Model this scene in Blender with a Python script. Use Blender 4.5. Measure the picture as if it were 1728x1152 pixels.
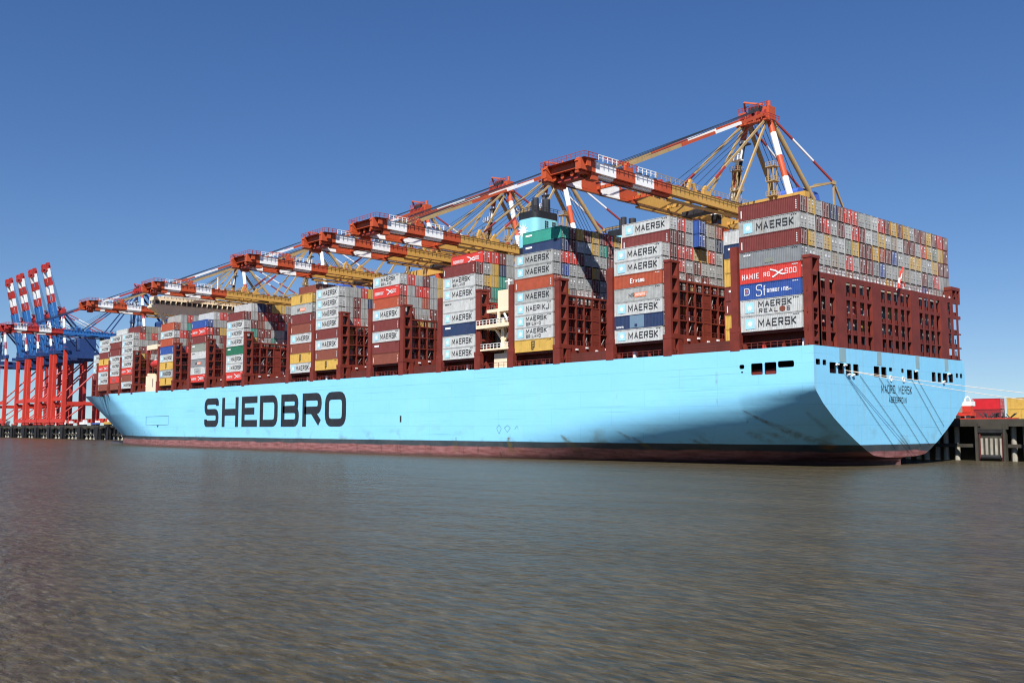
import bpy, math, random
from mathutils import Vector, Matrix
from mathutils.geometry import tessellate_polygon
random.seed(7)
C = bpy.context.scene.collection
R = math.radians
for o in list(bpy.data.objects): bpy.data.objects.remove(o)

# ------------------------------------------------------------------ camera, sky, sun, exposure
cam = bpy.data.objects.new('camera', bpy.data.cameras.new('camera')); C.objects.link(cam)
cam.location = (86.0086, -141.7315, 6.13)
cam.rotation_euler = (math.pi/2 + 0.0905, 0, 0.8393)
cam.data.sensor_width = 36; cam.data.lens = 1621.0/1728*36
cam.data.clip_start = .5; cam.data.clip_end = 30000
bpy.context.scene.camera = cam
SUN_EL, SUN_AZ = R(47), R(146)          # azimuth clockwise from +Y
w = bpy.data.worlds.new('World'); bpy.context.scene.world = w; w.use_nodes = True
nt = w.node_tree; bg = nt.nodes['Background']
sky = nt.nodes.new('ShaderNodeTexSky'); sky.sky_type = 'NISHITA'; sky.sun_disc = False
sky.sun_elevation = SUN_EL; sky.sun_rotation = SUN_AZ
sky.altitude = 0; sky.air_density = 1.0; sky.dust_density = 0.1; sky.ozone_density = 3.0
wtc = nt.nodes.new('ShaderNodeTexCoord'); wmp = nt.nodes.new('ShaderNodeMapping'); wmp.vector_type = 'POINT'
wmp.inputs['Scale'].default_value = (1, 1, .9); wmp.inputs['Location'].default_value = (0, 0, .055)
nt.links.new(wtc.outputs['Generated'], wmp.inputs[0]); nt.links.new(wmp.outputs[0], sky.inputs[0])
hs = nt.nodes.new('ShaderNodeHueSaturation'); hs.inputs['Saturation'].default_value = 1.24; hs.inputs['Hue'].default_value = .511
nt.links.new(sky.outputs[0], hs.inputs['Color'])
nt.links.new(hs.outputs[0], bg.inputs[0]); bg.inputs[1].default_value = 0.071
sl = bpy.data.lights.new('sun', 'SUN'); sl.energy = 5.0; sl.angle = R(.5); sl.color = (1, .965, .91)
sun = bpy.data.objects.new('sun', sl); C.objects.link(sun)
d = Vector((math.sin(SUN_AZ)*math.cos(SUN_EL), math.cos(SUN_AZ)*math.cos(SUN_EL), math.sin(SUN_EL)))
sun.rotation_euler = d.to_track_quat('Z', 'Y').to_euler()
bpy.context.scene.cycles.filter_width = 1.15
vs = bpy.context.scene.view_settings
vs.view_transform = 'Standard'; vs.look = 'None'; vs.exposure = 0.55; vs.gamma = 1

# ------------------------------------------------------------------ materials
def mat(name, col, rough=.55, var=.12, scale=.6, metal=0, streak=0, bump=0, spec=.35, dirtcol=None):
    m = bpy.data.materials.new(name); m.use_nodes = True
    n = m.node_tree.nodes; l = m.node_tree.links; b = n['Principled BSDF']
    b.inputs['Roughness'].default_value = rough; b.inputs['Metallic'].default_value = metal
    b.inputs['Specular IOR Level'].default_value = spec
    tc = n.new('ShaderNodeTexCoord'); oi = n.new('ShaderNodeObjectInfo')
    add = n.new('ShaderNodeVectorMath'); add.operation = 'MULTIPLY_ADD'
    l.new(oi.outputs['Random'], add.inputs[0]); add.inputs[1].default_value = (91, 37, 53); l.new(tc.outputs['Object'], add.inputs[2])
    no = n.new('ShaderNodeTexNoise'); no.inputs['Scale'].default_value = scale; no.inputs['Detail'].default_value = 5
    l.new(add.outputs[0], no.inputs['Vector'])
    mr = n.new('ShaderNodeMapRange'); mr.inputs['From Min'].default_value = .3; mr.inputs['From Max'].default_value = .7
    mr.inputs['To Min'].default_value = 1-var; mr.inputs['To Max'].default_value = 1+var
    l.new(no.outputs[0], mr.inputs[0])
    vm = n.new('ShaderNodeVectorMath'); vm.operation = 'SCALE'; vm.inputs[0].default_value = col; l.new(mr.outputs[0], vm.inputs['Scale'])
    out = vm.outputs[0]
    if streak:
        mp = n.new('ShaderNodeMapping'); mp.inputs['Scale'].default_value = (1.3, 1.3, .12); l.new(add.outputs[0], mp.inputs[0])
        n2 = n.new('ShaderNodeTexNoise'); n2.inputs['Scale'].default_value = 1.6; n2.inputs['Detail'].default_value = 6; l.new(mp.outputs[0], n2.inputs[0])
        r2 = n.new('ShaderNodeMapRange'); r2.inputs['From Min'].default_value = .55; r2.inputs['From Max'].default_value = .75
        r2.inputs['To Max'].default_value = streak; l.new(n2.outputs[0], r2.inputs[0])
        mx = n.new('ShaderNodeMix'); mx.data_type = 'RGBA'; l.new(r2.outputs[0], mx.inputs[0]); l.new(out, mx.inputs[6])
        mx.inputs[7].default_value = (*(dirtcol or (.12, .06, .035)), 1); out = mx.outputs[2]
    l.new(out, b.inputs['Base Color'])
    if bump:
        bp = n.new('ShaderNodeBump'); bp.inputs['Strength'].default_value = bump; l.new(no.outputs[0], bp.inputs['Height']); l.new(bp.outputs[0], b.inputs['Normal'])
    return m
M = {}
def cm(k, c, st=.35, v=.10): M[k] = mat('paint_'+k, c, .6, v, .9, streak=st, spec=.25)
cm('dark red', (.155, .035, .032)); cm('grey', (.33, .34, .33), .4, .14); cm('light grey', (.455, .465, .455), .34, .13)
cm('yellow', (.52, .33, .075), .3); cm('navy', (.022, .04, .10), .2); cm('blue', (.03, .075, .27), .2)
cm('red', (.52, .045, .035), .2); cm('orange red', (.34, .07, .035), .3); cm('slate grey', (.19, .205, .215), .3)
cm('teal', (.035, .26, .20), .2); cm('dark green', (.02, .13, .075), .2); cm('brown', (.20, .06, .04), .35)
cm('green grey', (.21, .235, .20), .4); cm('tan', (.31, .26, .20), .4)
M['rod'] = mat('galvanised_rods', (.33, .32, .31), .5, .2)
M['white'] = mat('white_paint', (.80, .80, .78), .5, .06, streak=.12)
M['mark'] = mat('white_marking', (.72, .73, .73), .6, .1)
M['black'] = mat('black_lettering', (.022, .024, .03), .6, .2)
M['logo'] = mat('pale_blue_logo', (.33, .62, .76), .5, .08)
M['orangemark'] = mat('orange_marking', (.80, .22, .09), .5, .1)
M['lash'] = mat('red_oxide_steel', (.165, .028, .018), .6, .18, .5, streak=.25, dirtcol=(.10, .03, .02))
M['deckred'] = mat('red_deck_paint', (.10, .024, .018), .7, .2, .3)
M['dark'] = mat('dark_steel', (.03, .03, .035), .6, .3)
M['cream'] = mat('cream_paint', (.80, .66, .47), .5, .05, .3, streak=.12)
M['glass'] = mat('dark_window_glass', (.03, .03, .03), .12, .1, spec=.6)
M['casing'] = mat('funnel_blue', (.24, .60, .70), .5, .04)
M['funnelblack'] = mat('funnel_black', (.018, .02, .024), .6, .2)
M['c_orange'] = mat('crane_orange_red', (.47, .080, .028), .5, .08, .4, streak=.2)
M['c_white'] = mat('crane_white', (.84, .84, .82), .5, .04, streak=.1)
M['c_yellow'] = mat('crane_yellow', (.53, .30, .07), .5, .06, .4, streak=.22)
M['c_tan'] = mat('crane_weathered_yellow', (.41, .285, .13), .6, .1, .4, streak=.25)
M['c_maroon'] = mat('crane_stay_red', (.33, .045, .035), .55, .1)
M['c_red'] = mat('crane_bright_red', (.52, .04, .024), .5, .08, .3, streak=.1)
M['c_darkred'] = mat('crane_dark_red', (.42, .035, .03), .5, .1, .3)
M['c_blue'] = mat('crane_blue', (.03, .15, .42), .5, .08, .3)
M['c_house'] = mat('machinery_house_blue', (.06, .13, .46), .5, .05, .3)
M['c_navy'] = mat('crane_navy', (.02, .05, .16), .5, .1)
M['cable'] = mat('steel_cable', (.03, .035, .05), .6, .1)
M['rust'] = mat('rusty_walkway', (.10, .055, .03), .8, .3)
M['rope'] = mat('mooring_rope', (.80, .66, .52), .8, .1)
M['mark_ropeshade'] = mat('dark_marks_and_rope_shadow', (.05, .07, .085), .8, .1)  # dark colour for hull marks and for the rope shadows drawn on the transom
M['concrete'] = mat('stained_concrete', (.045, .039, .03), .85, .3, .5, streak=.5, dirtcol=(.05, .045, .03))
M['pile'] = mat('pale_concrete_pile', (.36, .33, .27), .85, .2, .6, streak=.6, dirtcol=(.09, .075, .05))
M['fender'] = mat('black_fender', (.018, .018, .02), .7, .3, .8)
M['quaytop'] = mat('quay_asphalt', (.16, .15, .14), .9, .2, .05)
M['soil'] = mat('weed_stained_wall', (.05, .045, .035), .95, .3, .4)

def hull_material():
    m = bpy.data.materials.new('hull_paint'); m.use_nodes = True
    n = m.node_tree.nodes; l = m.node_tree.links; b = n['Principled BSDF']
    b.inputs['Roughness'].default_value = .45; b.inputs['Specular IOR Level'].default_value = .18
    tc = n.new('ShaderNodeTexCoord'); sp = n.new('ShaderNodeSeparateXYZ'); l.new(tc.outputs['Object'], sp.inputs[0])
    def noise(scale, sc, det=5):
        mp = n.new('ShaderNodeMapping'); mp.inputs['Scale'].default_value = scale; l.new(tc.outputs['Object'], mp.inputs[0])
        t = n.new('ShaderNodeTexNoise'); t.inputs['Scale'].default_value = sc; t.inputs['Detail'].default_value = det; l.new(mp.outputs[0], t.inputs[0]); return t.outputs[0]
    def rng(src, a, b_, c=0, d_=1):
        r = n.new('ShaderNodeMapRange'); l.new(src, r.inputs[0])
        for i, v in zip((1, 2, 3, 4), (a, b_, c, d_)): r.inputs[i].default_value = v
        return r.outputs[0]
    def mix(f, a, b_, mode='MIX'):
        x = n.new('ShaderNodeMix'); x.data_type = 'RGBA'; x.blend_type = mode
        if isinstance(f, float): x.inputs[0].default_value = f
        else: l.new(f, x.inputs[0])
        for i, v in ((6, a), (7, b_)):
            if isinstance(v, tuple): x.inputs[i].default_value = (*v, 1)
            else: l.new(v, x.inputs[i])
        return x.outputs[2]
    def math_(op, a, b_):
        if op == 'MULTIPLY_ADD_': op = 'ADD'
        x = n.new('ShaderNodeMath'); x.operation = op
        for i, v in ((0, a), (1, b_)):
            if isinstance(v, (int, float)): x.inputs[i].default_value = v
            else: l.new(v, x.inputs[i])
        return x.outputs[0]
    big = noise((.05, .05, .2), 1.0)
    blue = mix(rng(big, .35, .65), (.24, .61, .85), (.26, .64, .88))
    # plate seams: strakes and butts
    comb = n.new('ShaderNodeCombineXYZ'); l.new(math_('ADD', sp.outputs[0], sp.outputs[1]), comb.inputs[0]); l.new(sp.outputs[2], comb.inputs[1])
    br = n.new('ShaderNodeTexBrick'); l.new(comb.outputs[0], br.inputs['Vector'])
    br.inputs['Scale'].default_value = 1; br.inputs['Brick Width'].default_value = 17; br.inputs['Row Height'].default_value = 3.4
    br.inputs['Mortar Size'].default_value = .045; br.inputs['Mortar Smooth'].default_value = .4
    br.inputs['Color1'].default_value = (1, 1, 1, 1); br.inputs['Color2'].default_value = (.97, .98, .985, 1); br.inputs['Mortar'].default_value = (.78, .83, .87, 1)
    blue = mix(1.0, blue, br.outputs[0], 'MULTIPLY')
    # grime streaks running down, stronger low and on the transom
    st = noise((.9, .9, .05), 1.0, 8)
    transom = rng(sp.outputs[0], 1.5, 2.1)
    amt = math_('MULTIPLY', rng(st, .5, .72), math_('ADD', .08, math_('MULTIPLY', transom, .28)))
    blue = mix(amt, blue, (.30, .42, .46))
    low = math_('MULTIPLY', rng(noise((.16, .16, .22), 1.0, 8), .56, .70), rng(sp.outputs[2], 7.5, 3.4))
    blue = mix(math_('MULTIPLY', low, .6), blue, (.16, .17, .09))
    rust = math_('MULTIPLY', rng(noise((.10, .10, .25), 1.3, 6), .66, .72), rng(sp.outputs[2], 5.0, 3.0))
    blk = mix(rng(noise((.3, .3, .5), 1, 6), .3, .7), (.035, .05, .06), (.065, .075, .08))
    blk = mix(rust, blk, (.17, .08, .03))
    red = mix(rng(noise((.25, .25, 2.), 1, 8), .3, .7), (.17, .06, .055), (.34, .155, .15))
    red = mix(math_('MULTIPLY', rng(noise((1.2, 1.2, .3), 1, 6), .55, .75), .7), red, (.07, .05, .04))
    red = mix(rust, red, (.17, .08, .03))
    edge = noise((.12, .12, .4), 1, 6)
    z2 = math_('ADD', sp.outputs[2], math_('MULTIPLY', math_('SUBTRACT', edge, .5), 1.1))
    c = mix(rng(z2, 1.95, 2.25), red, blk)
    wet = rng(z2, .5, -.1)
    c = mix(math_('MULTIPLY', wet, .7), c, (.05, .035, .03))
    spots = None; sn = noise((.9, .9, .9), 1.0, 6)
    for (X0, zt, k, w0, w1, ln, am) in ((-91.5, 4.2, -.1, .5, .12, 4.0, .9), (-73, 4.3, .1, .7, .25, 4.2, .9), (-57, 4.9, 1.0, .7, .4, 4.4, .7), (-42, 5.8, 1.6, .7, .3, 2.6, .6), (-39, 4.6, 1.2, .9, .4, 3, .7), (-26, 4.4, 1.2, .9, .4, 1.8, .6), (-12.7, 9.5, 1.55, .25, .42, 7.5, .8), (-13.4, 5.6, .9, 1.2, .5, 2.6, .6), (-9.8, 5.6, .8, 1.4, .3, 2.4, .5), (-1.5, 9.0, .35, .4, .25, 6, .35)):
        dz_ = math_('SUBTRACT', zt, sp.outputs[2])
        u = math_('DIVIDE', math_('ABSOLUTE', math_('SUBTRACT', sp.outputs[0], math_('MULTIPLY_ADD_', math_('MULTIPLY', dz_, k), X0)), 0), math_('MAXIMUM', math_('ADD', w0, math_('MULTIPLY', dz_, w1)), .05))
        mk = math_('MULTIPLY', math_('MULTIPLY', rng(u, 1.0, .1), rng(dz_, 0, .15)), math_('MULTIPLY', rng(dz_, ln, ln*.55), am))
        spots = mk if spots is None else math_('MAXIMUM', spots, mk)
    spots = math_('MULTIPLY', spots, math_('MULTIPLY', rng(sn, .3, .6), rng(sp.outputs[1], 30, 28)))
    scuff = math_('MULTIPLY', rng(noise((.035, .035, 3.2), 1.0, 7), .60, .70), rng(noise((.02, .02, .1), 1.3, 2), .45, .58))
    blue = mix(math_('MULTIPLY', scuff, .6), blue, (.12, .30, .40))
    drip = math_('MULTIPLY', math_('MULTIPLY', rng(noise((.55, .55, .012), 1.0, 3), .655, .70), rng(noise((.06, .06, .3), 1.0, 4), .52, .62)), .55)
    blue = mix(drip, blue, (.19, .17, .09))
    c = mix(rng(math_('ADD', sp.outputs[2], math_('MULTIPLY', math_('SUBTRACT', edge, .5), .12)), 3.3, 3.36), c, blue)
    c = mix(spots, c, (.13, .105, .035))
    l.new(c, b.inputs['Base Color'])
    bp = n.new('ShaderNodeBump'); bp.inputs['Strength'].default_value = .12; bp.inputs['Distance'].default_value = .25
    l.new(noise((.35, .35, .5), 1, 2), bp.inputs['Height']); l.new(bp.outputs[0], b.inputs['Normal'])
    return m
M['hull'] = hull_material()

def water_material():
    m = bpy.data.materials.new('river_water'); m.use_nodes = True
    n = m.node_tree.nodes; l = m.node_tree.links; b = n['Principled BSDF']
    b.inputs['Roughness'].default_value = .24; b.inputs['IOR'].default_value = 1.33; b.inputs['Specular IOR Level'].default_value = .07; b.inputs['Specular Tint'].default_value = (1, .82, .62, 1)
    tc = n.new('ShaderNodeTexCoord')
    def noise(scale, sc, det, rot=0.8):
        mp = n.new('ShaderNodeMapping'); mp.inputs['Rotation'].default_value = (0, 0, rot); mp.inputs['Scale'].default_value = scale; l.new(tc.outputs['Object'], mp.inputs[0])
        t = n.new('ShaderNodeTexNoise'); t.inputs['Scale'].default_value = sc; t.inputs['Detail'].default_value = det; l.new(mp.outputs[0], t.inputs[0]); return t.outputs[0]
    patch = noise((.05, .12, .02), 1, 4, -.84); small = noise((.3, 1.0, 1), 3.2, 10, -.84)
    mr = n.new('ShaderNodeMapRange'); l.new(patch, mr.inputs[0]); mr.inputs[1].default_value = .35; mr.inputs[2].default_value = .65
    mx = n.new('ShaderNodeMix'); mx.data_type = 'RGBA'; l.new(mr.outputs[0], mx.inputs[0]); mx.inputs[6].default_value = (.052, .041, .023, 1); mx.inputs[7].default_value = (.063, .051, .031, 1)
    m2 = n.new('ShaderNodeMix'); m2.data_type = 'RGBA'; m2.blend_type = 'MULTIPLY'; m2.inputs[0].default_value = .75; l.new(mx.outputs[2], m2.inputs[6])
    r2 = n.new('ShaderNodeMapRange'); l.new(small, r2.inputs[0]); r2.inputs[1].default_value = .38; r2.inputs[2].default_value = .66; r2.inputs[3].default_value = .65; r2.inputs[4].default_value = 1.65  # light and dark of the ripples put into the base colour
    cc = n.new('ShaderNodeCombineColor')
    for i in range(3): l.new(r2.outputs[0], cc.inputs[i])
    l.new(cc.outputs[0], m2.inputs[7]); l.new(m2.outputs[2], b.inputs['Base Color'])
    wisp = noise((.22, 1.0, 1), 5.5, 8, -.84)  # pale streaks of light on the ripples, mixed into the water colour
    r3 = n.new('ShaderNodeMapRange'); l.new(wisp, r3.inputs[0]); r3.inputs[1].default_value = .585; r3.inputs[2].default_value = .69; r3.inputs[4].default_value = .35
    m3 = n.new('ShaderNodeMix'); m3.data_type = 'RGBA'; l.new(r3.outputs[0], m3.inputs[0]); l.new(m2.outputs[2], m3.inputs[6]); m3.inputs[7].default_value = (.175, .165, .145, 1)
    l.new(m3.outputs[2], b.inputs['Base Color'])
    last = None
    for (s, sc, det, st, dist, rot) in (((.5, 1.0, 1), .20, 3, 1, 1.0, -.80), ((.6, 1, 1), .9, 5, 1, .45, -.98), ((.6, 1, 1), 3.2, 8, 1, .26, -.74)):
        bp = n.new('ShaderNodeBump'); bp.inputs['Strength'].default_value = st; bp.inputs['Distance'].default_value = dist
        l.new(noise(s, sc, det, rot), bp.inputs['Height'])
        if last: l.new(last, bp.inputs['Normal'])
        last = bp.outputs[0]
    l.new(last, b.inputs['Normal'])
    return m
M['water'] = water_material()

# ------------------------------------------------------------------ mesh helpers
class MB:
    def __init__(s): s.v = []; s.f = []; s.m = []; s.mats = []
    def mi(s, m):
        if m not in s.mats: s.mats.append(m)
        return s.mats.index(m)
    def face(s, pts, m):
        i = len(s.v); s.v += [tuple(p) for p in pts]; s.f.append(tuple(range(i, i+len(pts)))); s.m.append(s.mi(m))
    def box(s, x0, x1, y0, y1, z0, z1, m):
        i = len(s.v); k = s.mi(m)
        s.v += [(x0, y0, z0), (x1, y0, z0), (x1, y1, z0), (x0, y1, z0), (x0, y0, z1), (x1, y0, z1), (x1, y1, z1), (x0, y1, z1)]
        for f in ((0, 3, 2, 1), (4, 5, 6, 7), (0, 1, 5, 4), (1, 2, 6, 5), (2, 3, 7, 6), (3, 0, 4, 7)):
            s.f.append(tuple(i+a for a in f)); s.m.append(k)
    def bar(s, p, q, r, m, n=4, r2=None, h=None):
        # tapered tube or rectangular bar (n=4: width r, height h) between two points
        p = Vector(p); q = Vector(q); a = (q-p)
        if a.length < 1e-6: return
        a.normalize(); up = Vector((0, 0, 1)) if abs(a.z) < .95 else Vector((0, 1, 0))
        u = a.cross(up).normalized(); w_ = u.cross(a).normalized(); i = len(s.v); k = s.mi(m)
        r2 = r if r2 is None else r2
        for c, rr in ((p, r), (q, r2)):
            for j in range(n):
                t = 2*math.pi*(j+.5)/n
                if n == 4: s.v.append(tuple(c+u*(rr*(1 if math.cos(t) > 0 else -1))+w_*((h or rr)*(1 if math.sin(t) > 0 else -1))))
                else: s.v.append(tuple(c+u*rr*math.cos(t)+w_*rr*math.sin(t)))
        for j in range(n): s.f.append((i+j, i+(j+1) % n, i+n+(j+1) % n, i+n+j)); s.m.append(k)
        s.f.append(tuple(i+j for j in reversed(range(n)))); s.m.append(k)
        s.f.append(tuple(i+n+j for j in range(n))); s.m.append(k)
    def sbar(s, p, q, r, stops, n=4, h=None):
        # striped bar; stops = [(t_end, material), ...]
        p = Vector(p); q = Vector(q); a = 0
        for t, m in stops:
            s.bar(p.lerp(q, a), p.lerp(q, t), r, m, n, h=h); a = t
    def rail(s, pts, m, hgt=1.1, step=2.0, r=.045):
        for a, b in zip(pts, pts[1:]):
            a = Vector(a); b = Vector(b); L = (b-a).length; up = Vector((0, 0, hgt))
            s.bar(a+up, b+up, r, m); s.bar(a+up*.5, b+up*.5, r*.8, m)
            for j in range(int(L/step)+1): c = a.lerp(b, min(1, j*step/L)); s.bar(c, c+up, r, m)
    def build(s, name, parent=None, off=(0, 0, 0), smooth=False):
        me = bpy.data.meshes.new(name); ox, oy, oz = off
        me.from_pydata([(x-ox, y-oy, z-oz) for x, y, z in s.v], [], s.f)
        for m in s.mats: me.materials.append(M[m] if isinstance(m, str) else m)
        me.polygons.foreach_set('material_index', s.m)
        if smooth: me.polygons.foreach_set('use_smooth', [True]*len(s.f))
        me.update()
        o = bpy.data.objects.new(name, me); C.objects.link(o)
        if parent: o.parent = parent
        return o
def tag(o, label=None, cat=None, group=None, kind=None):
    if label:
        assert 4 <= len(label.split()) <= 16, label
        o['label'] = label
    if cat: o['category'] = cat
    if group: o['group'] = group
    if kind: o['kind'] = kind
    return o
def empty(name, loc, label, cat, group=None, rz=0):
    o = bpy.data.objects.new(name, None); C.objects.link(o); o.location = loc; o.rotation_euler.z = rz; o.empty_display_size = .5
    return tag(o, label, cat, group)
def copy_tree(o, parent=None):
    c = o.copy(); C.objects.link(c); c.parent = parent
    for ch in list(o.children): copy_tree(ch, c)
    return c
def ordinal(n): return ['zeroth', 'first', 'second', 'third', 'fourth', 'fifth', 'sixth', 'seventh', 'eighth', 'ninth', 'tenth', 'eleventh', 'twelfth', 'thirteenth', 'fourteenth', 'fifteenth', 'sixteenth', 'seventeenth', 'eighteenth', 'nineteenth', 'twentieth', 'twenty-first', 'twenty-second', 'twenty-third'][n]

# ------------------------------------------------------------------ stroke lettering
def rounded(pts, r, closed=False, seg=4, keep=None):
    out = []; n = len(pts)
    for i, p in enumerate(pts):
        if (not closed and i in (0, n-1)) or (keep and keep[i]): out.append(p); continue
        a = pts[i-1]; b = pts[(i+1) % n]
        da = math.hypot(a[0]-p[0], a[1]-p[1]); db = math.hypot(b[0]-p[0], b[1]-p[1]); rr = min(r, da*.48, db*.48)
        s_ = (p[0]+(a[0]-p[0])*rr/da, p[1]+(a[1]-p[1])*rr/da); e_ = (p[0]+(b[0]-p[0])*rr/db, p[1]+(b[1]-p[1])*rr/db)
        for k in range(seg+1):
            t = k/seg; out.append(((1-t)**2*s_[0]+2*t*(1-t)*p[0]+t*t*e_[0], (1-t)**2*s_[1]+2*t*(1-t)*p[1]+t*t*e_[1]))
    return out
GL = {  # centre lines on a unit box; a trailing 'o' closes the loop
 'S': [[(1, .80), (1, 1), (0, 1), (0, .52), (1, .52), (1, 0), (0, 0), (0, .20)]], 'H': [[(0, -.0), (0, 1)], [(1, 0), (1, 1)], [(0, .5), (1, .5)]],
 'E': [[(1, 1), (0, 1), (0, 0), (1, 0)], [(0, .52), (.9, .52)]], 'D': [[(0, 0), (0, 1), (1, 1), (1, 0), 'o']],
 'B': [[(0, 0), (0, 1), (.95, 1), (.95, .54), (0, .54)], [(0, 0), (1, 0), (1, .54), (.5, .54)]], 'R': [[(0, 0), (0, 1), (1, 1), (1, .48), (0, .48)], [(.5, .48), (1, 0)]],
 'O': [[(0, 0), (0, 1), (1, 1), (1, 0), 'o']], 'M': [[(0, 0), (0, 1), (.5, .25), (1, 1), (1, 0)]], 'A': [[(0, 0), (.5, 1), (1, 0)], [(.2, .33), (.8, .33)]],
 'K': [[(0, 0), (0, 1)], [(1, 1), (.16, .5), (1, 0)]], 'L': [[(0, 1), (0, 0), (1, 0)]], 'N': [[(0, 0), (0, 1), (1, 0), (1, 1)]],
 'I': [[(.5, 0), (.5, 1)]], 'G': [[(1, .75), (1, 1), (0, 1), (0, 0), (1, 0), (1, .48), (.5, .48)]], 'J': [[(1, 1), (1, 0), (0, 0), (0, .25)]],
 'U': [[(0, 1), (0, 0), (1, 0), (1, 1)]], 'Q': [[(0, 0), (0, 1), (1, 1), (1, 0), 'o']], 'P': [[(0, 0), (0, 1), (1, 1), (1, .48), (0, .48)]],
 '6': [[(1, 1), (0, 1), (0, 0), (1, 0), (1, .5), (0, .5)]], 'f': [[(.9, 1), (.4, 1), (.4, -.2)], [(0, .55), (.9, .55)]], 'T': [[(0, 1), (1, 1)], [(.5, 1), (.5, 0)]],
 'n': [[(0, 0), (0, .6), (.9, .6), (.9, 0)]], 'e': [[(0, .3), (.9, .3), (.9, .6), (0, .6), (0, 0), (.9, 0)]], 'a': [[(.9, .6), (0, .6), (0, 0), (.9, 0), (.9, .6)]],
 'r': [[(0, 0), (0, .6), (.8, .6)]], 'x': [[(0, 0), (.9, .6)], [(0, .6), (.9, 0)]], 'o': [[(0, 0), (0, .6), (.9, .6), (.9, 0), 'o']], 'C': [[(1, 1), (0, 1), (0, 0), (1, 0)]],
 '.': [[(.3, 0), (.5, 0)]], 'i': [[(.5, 0), (.5, .6)]], 'm': [[(0, 0), (0, .6), (.5, .6), (.5, 0)], [(.5, .6), (1, .6), (1, 0)]], 's': [[(.9, .6), (0, .6), (0, .3), (.9, .3), (.9, 0), (0, 0)]],
}
def strip(mb, pts, th, m, plane, lift, closed=False):
    n = len(pts); L = []; Rr = []
    for i, p in enumerate(pts):
        a = pts[i-1] if (closed or i) else None; b = pts[(i+1) % n] if (closed or i < n-1) else None
        ds = []
        for q0, q1 in ((a, p), (p, b)):
            if q0 is None or q1 is None: continue
            dx, dy = q1[0]-q0[0], q1[1]-q0[1]; dd = math.hypot(dx, dy) or 1e-6; ds.append((dx/dd, dy/dd))
        nx = -sum(t[1] for t in ds); ny = sum(t[0] for t in ds); nn = math.hypot(nx, ny) or 1e-6; nx /= nn; ny /= nn
        k = 1/max(.45, nx*(-ds[0][1])+ny*ds[0][0]); h = th/2*k
        L.append((p[0]+nx*h, p[1]+ny*h)); Rr.append((p[0]-nx*h, p[1]-ny*h))
    for i in range(n if closed else n-1):
        j = (i+1) % n; mb.face([plane(*Rr[i], lift), plane(*Rr[j], lift), plane(*L[j], lift), plane(*L[i], lift)], m)
def letters(mb, text, x0, y0, wd, ht, gap, th, m, plane, dz=.004, rad=.0, widths=None):
    x = x0
    for k, ch in enumerate(text):
        ww = widths[k][1]-widths[k][0] if widths else wd*(1.25 if ch == 'M' else .5 if ch == 'I' else 1)
        if widths: x = widths[k][0]
        if ch != ' ':
            for j, pl in enumerate(GL[ch]):
                closed = pl[-1] == 'o'; pts = [q for q in pl if q != 'o']
                ends = []
                for (a, b) in pts: ends.append((x+th/2+a*(ww-th), y0+th/2+b*(ht-th)))
                if not closed and rad is not None:     # open ends reach the outer edge
                    for e, f in ((0, 1), (-1, -2)):
                        if abs(ends[e][0]-ends[f][0]) < 1e-6 and pts[e][1] in (0, 1): ends[e] = (ends[e][0], ends[e][1]+(th/2 if pts[e][1] == 1 else -th/2))
                        elif abs(ends[e][1]-ends[f][1]) < 1e-6 and pts[e][0] == 1: ends[e] = (ends[e][0]+th/2, ends[e][1])
                if rad: ends = rounded(ends, rad, closed, keep=[(ch in 'DBRE' and q[0] < .5) or (ch in 'BR' and .5 < q[1] < .6 and q[0] < .9) or ch == 'E' for q in pts])
                strip(mb, ends, th, m, plane, dz*(1+j), closed)
        x += ww+gap

# ------------------------------------------------------------------ water and land (setting)
WZ = -.4
g = MB(); g.face([(-9000, -6000, WZ), (6000, -6000, WZ), (6000, 64, WZ), (-9000, 64, WZ)], 'water')
tag(g.build('water'), kind='structure')
QY = 62.6; QZ = 8.1
g = MB(); g.box(-9000, 6000, QY+.9, 9000, QZ-1.2, QZ, 'quaytop'); tag(g.build('quay_ground'), kind='structure')

# ------------------------------------------------------------------ the ship
B = 57.4; YC = B/2
ship = empty('container_ship', (0, 0, 0), 'huge pale blue container ship with seven big black letters on its side', 'container ship')
XT = 2.15
def tri(x, tab):
    if x <= tab[0][0]: return tab[0][1]
    for (a, b), (c, e) in zip(tab, tab[1:]):
        if x <= c: return b+(e-b)*(x-a)/(c-a)
    return tab[-1][1]
ZK = [(-110, -2), (-95, .6), (-75, 4.2), (-65, 6.2), (-48, 9.0), (-32, 10.9), (-18.5, 12.2), (-6, 13.1), (2.15, 13.7)]
INS = [(0, 0), (.7, .12), (1.4, .55), (3.4, 2.6), (5.8, 5.9), (7.9, 9.5), (9.8, 13.1), (11.4, 16.5), (12.25, 18.9), (12.6, 22), (12.8, 28.7)]
INS2 = [(0, 0), (1.5, .10), (3, .55), (4.5, 1.5), (6, 2.9), (7.5, 4.8), (9, 7.0), (10.5, 9.4), (13, 13.6)]
SC = [(-100, .5), (-70, .62), (-48, .72), (-30, .8), (-12, .88), (2.15, 1)]
def deckz(X):
    return tri(X, [(-440, 23.1), (-425, 22.3), (-390, 20.95), (-350, 20.3), (-250, 20.05), (-100, 19.75), (2.15, 19.85)])
def stem(z): return -381 - max(0, z-2.7)*59/20.4 if z > 2.7 else -381
def entr(z): return tri(z, [(-4, -262), (2.7, -268), (12, -300), (20.1, -322), (23, -326)])
def powr(z): return tri(z, [(-4, 1.75), (2.7, 1.7), (12, 1.4), (20, 1.13), (23, 1.1)])
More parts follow.
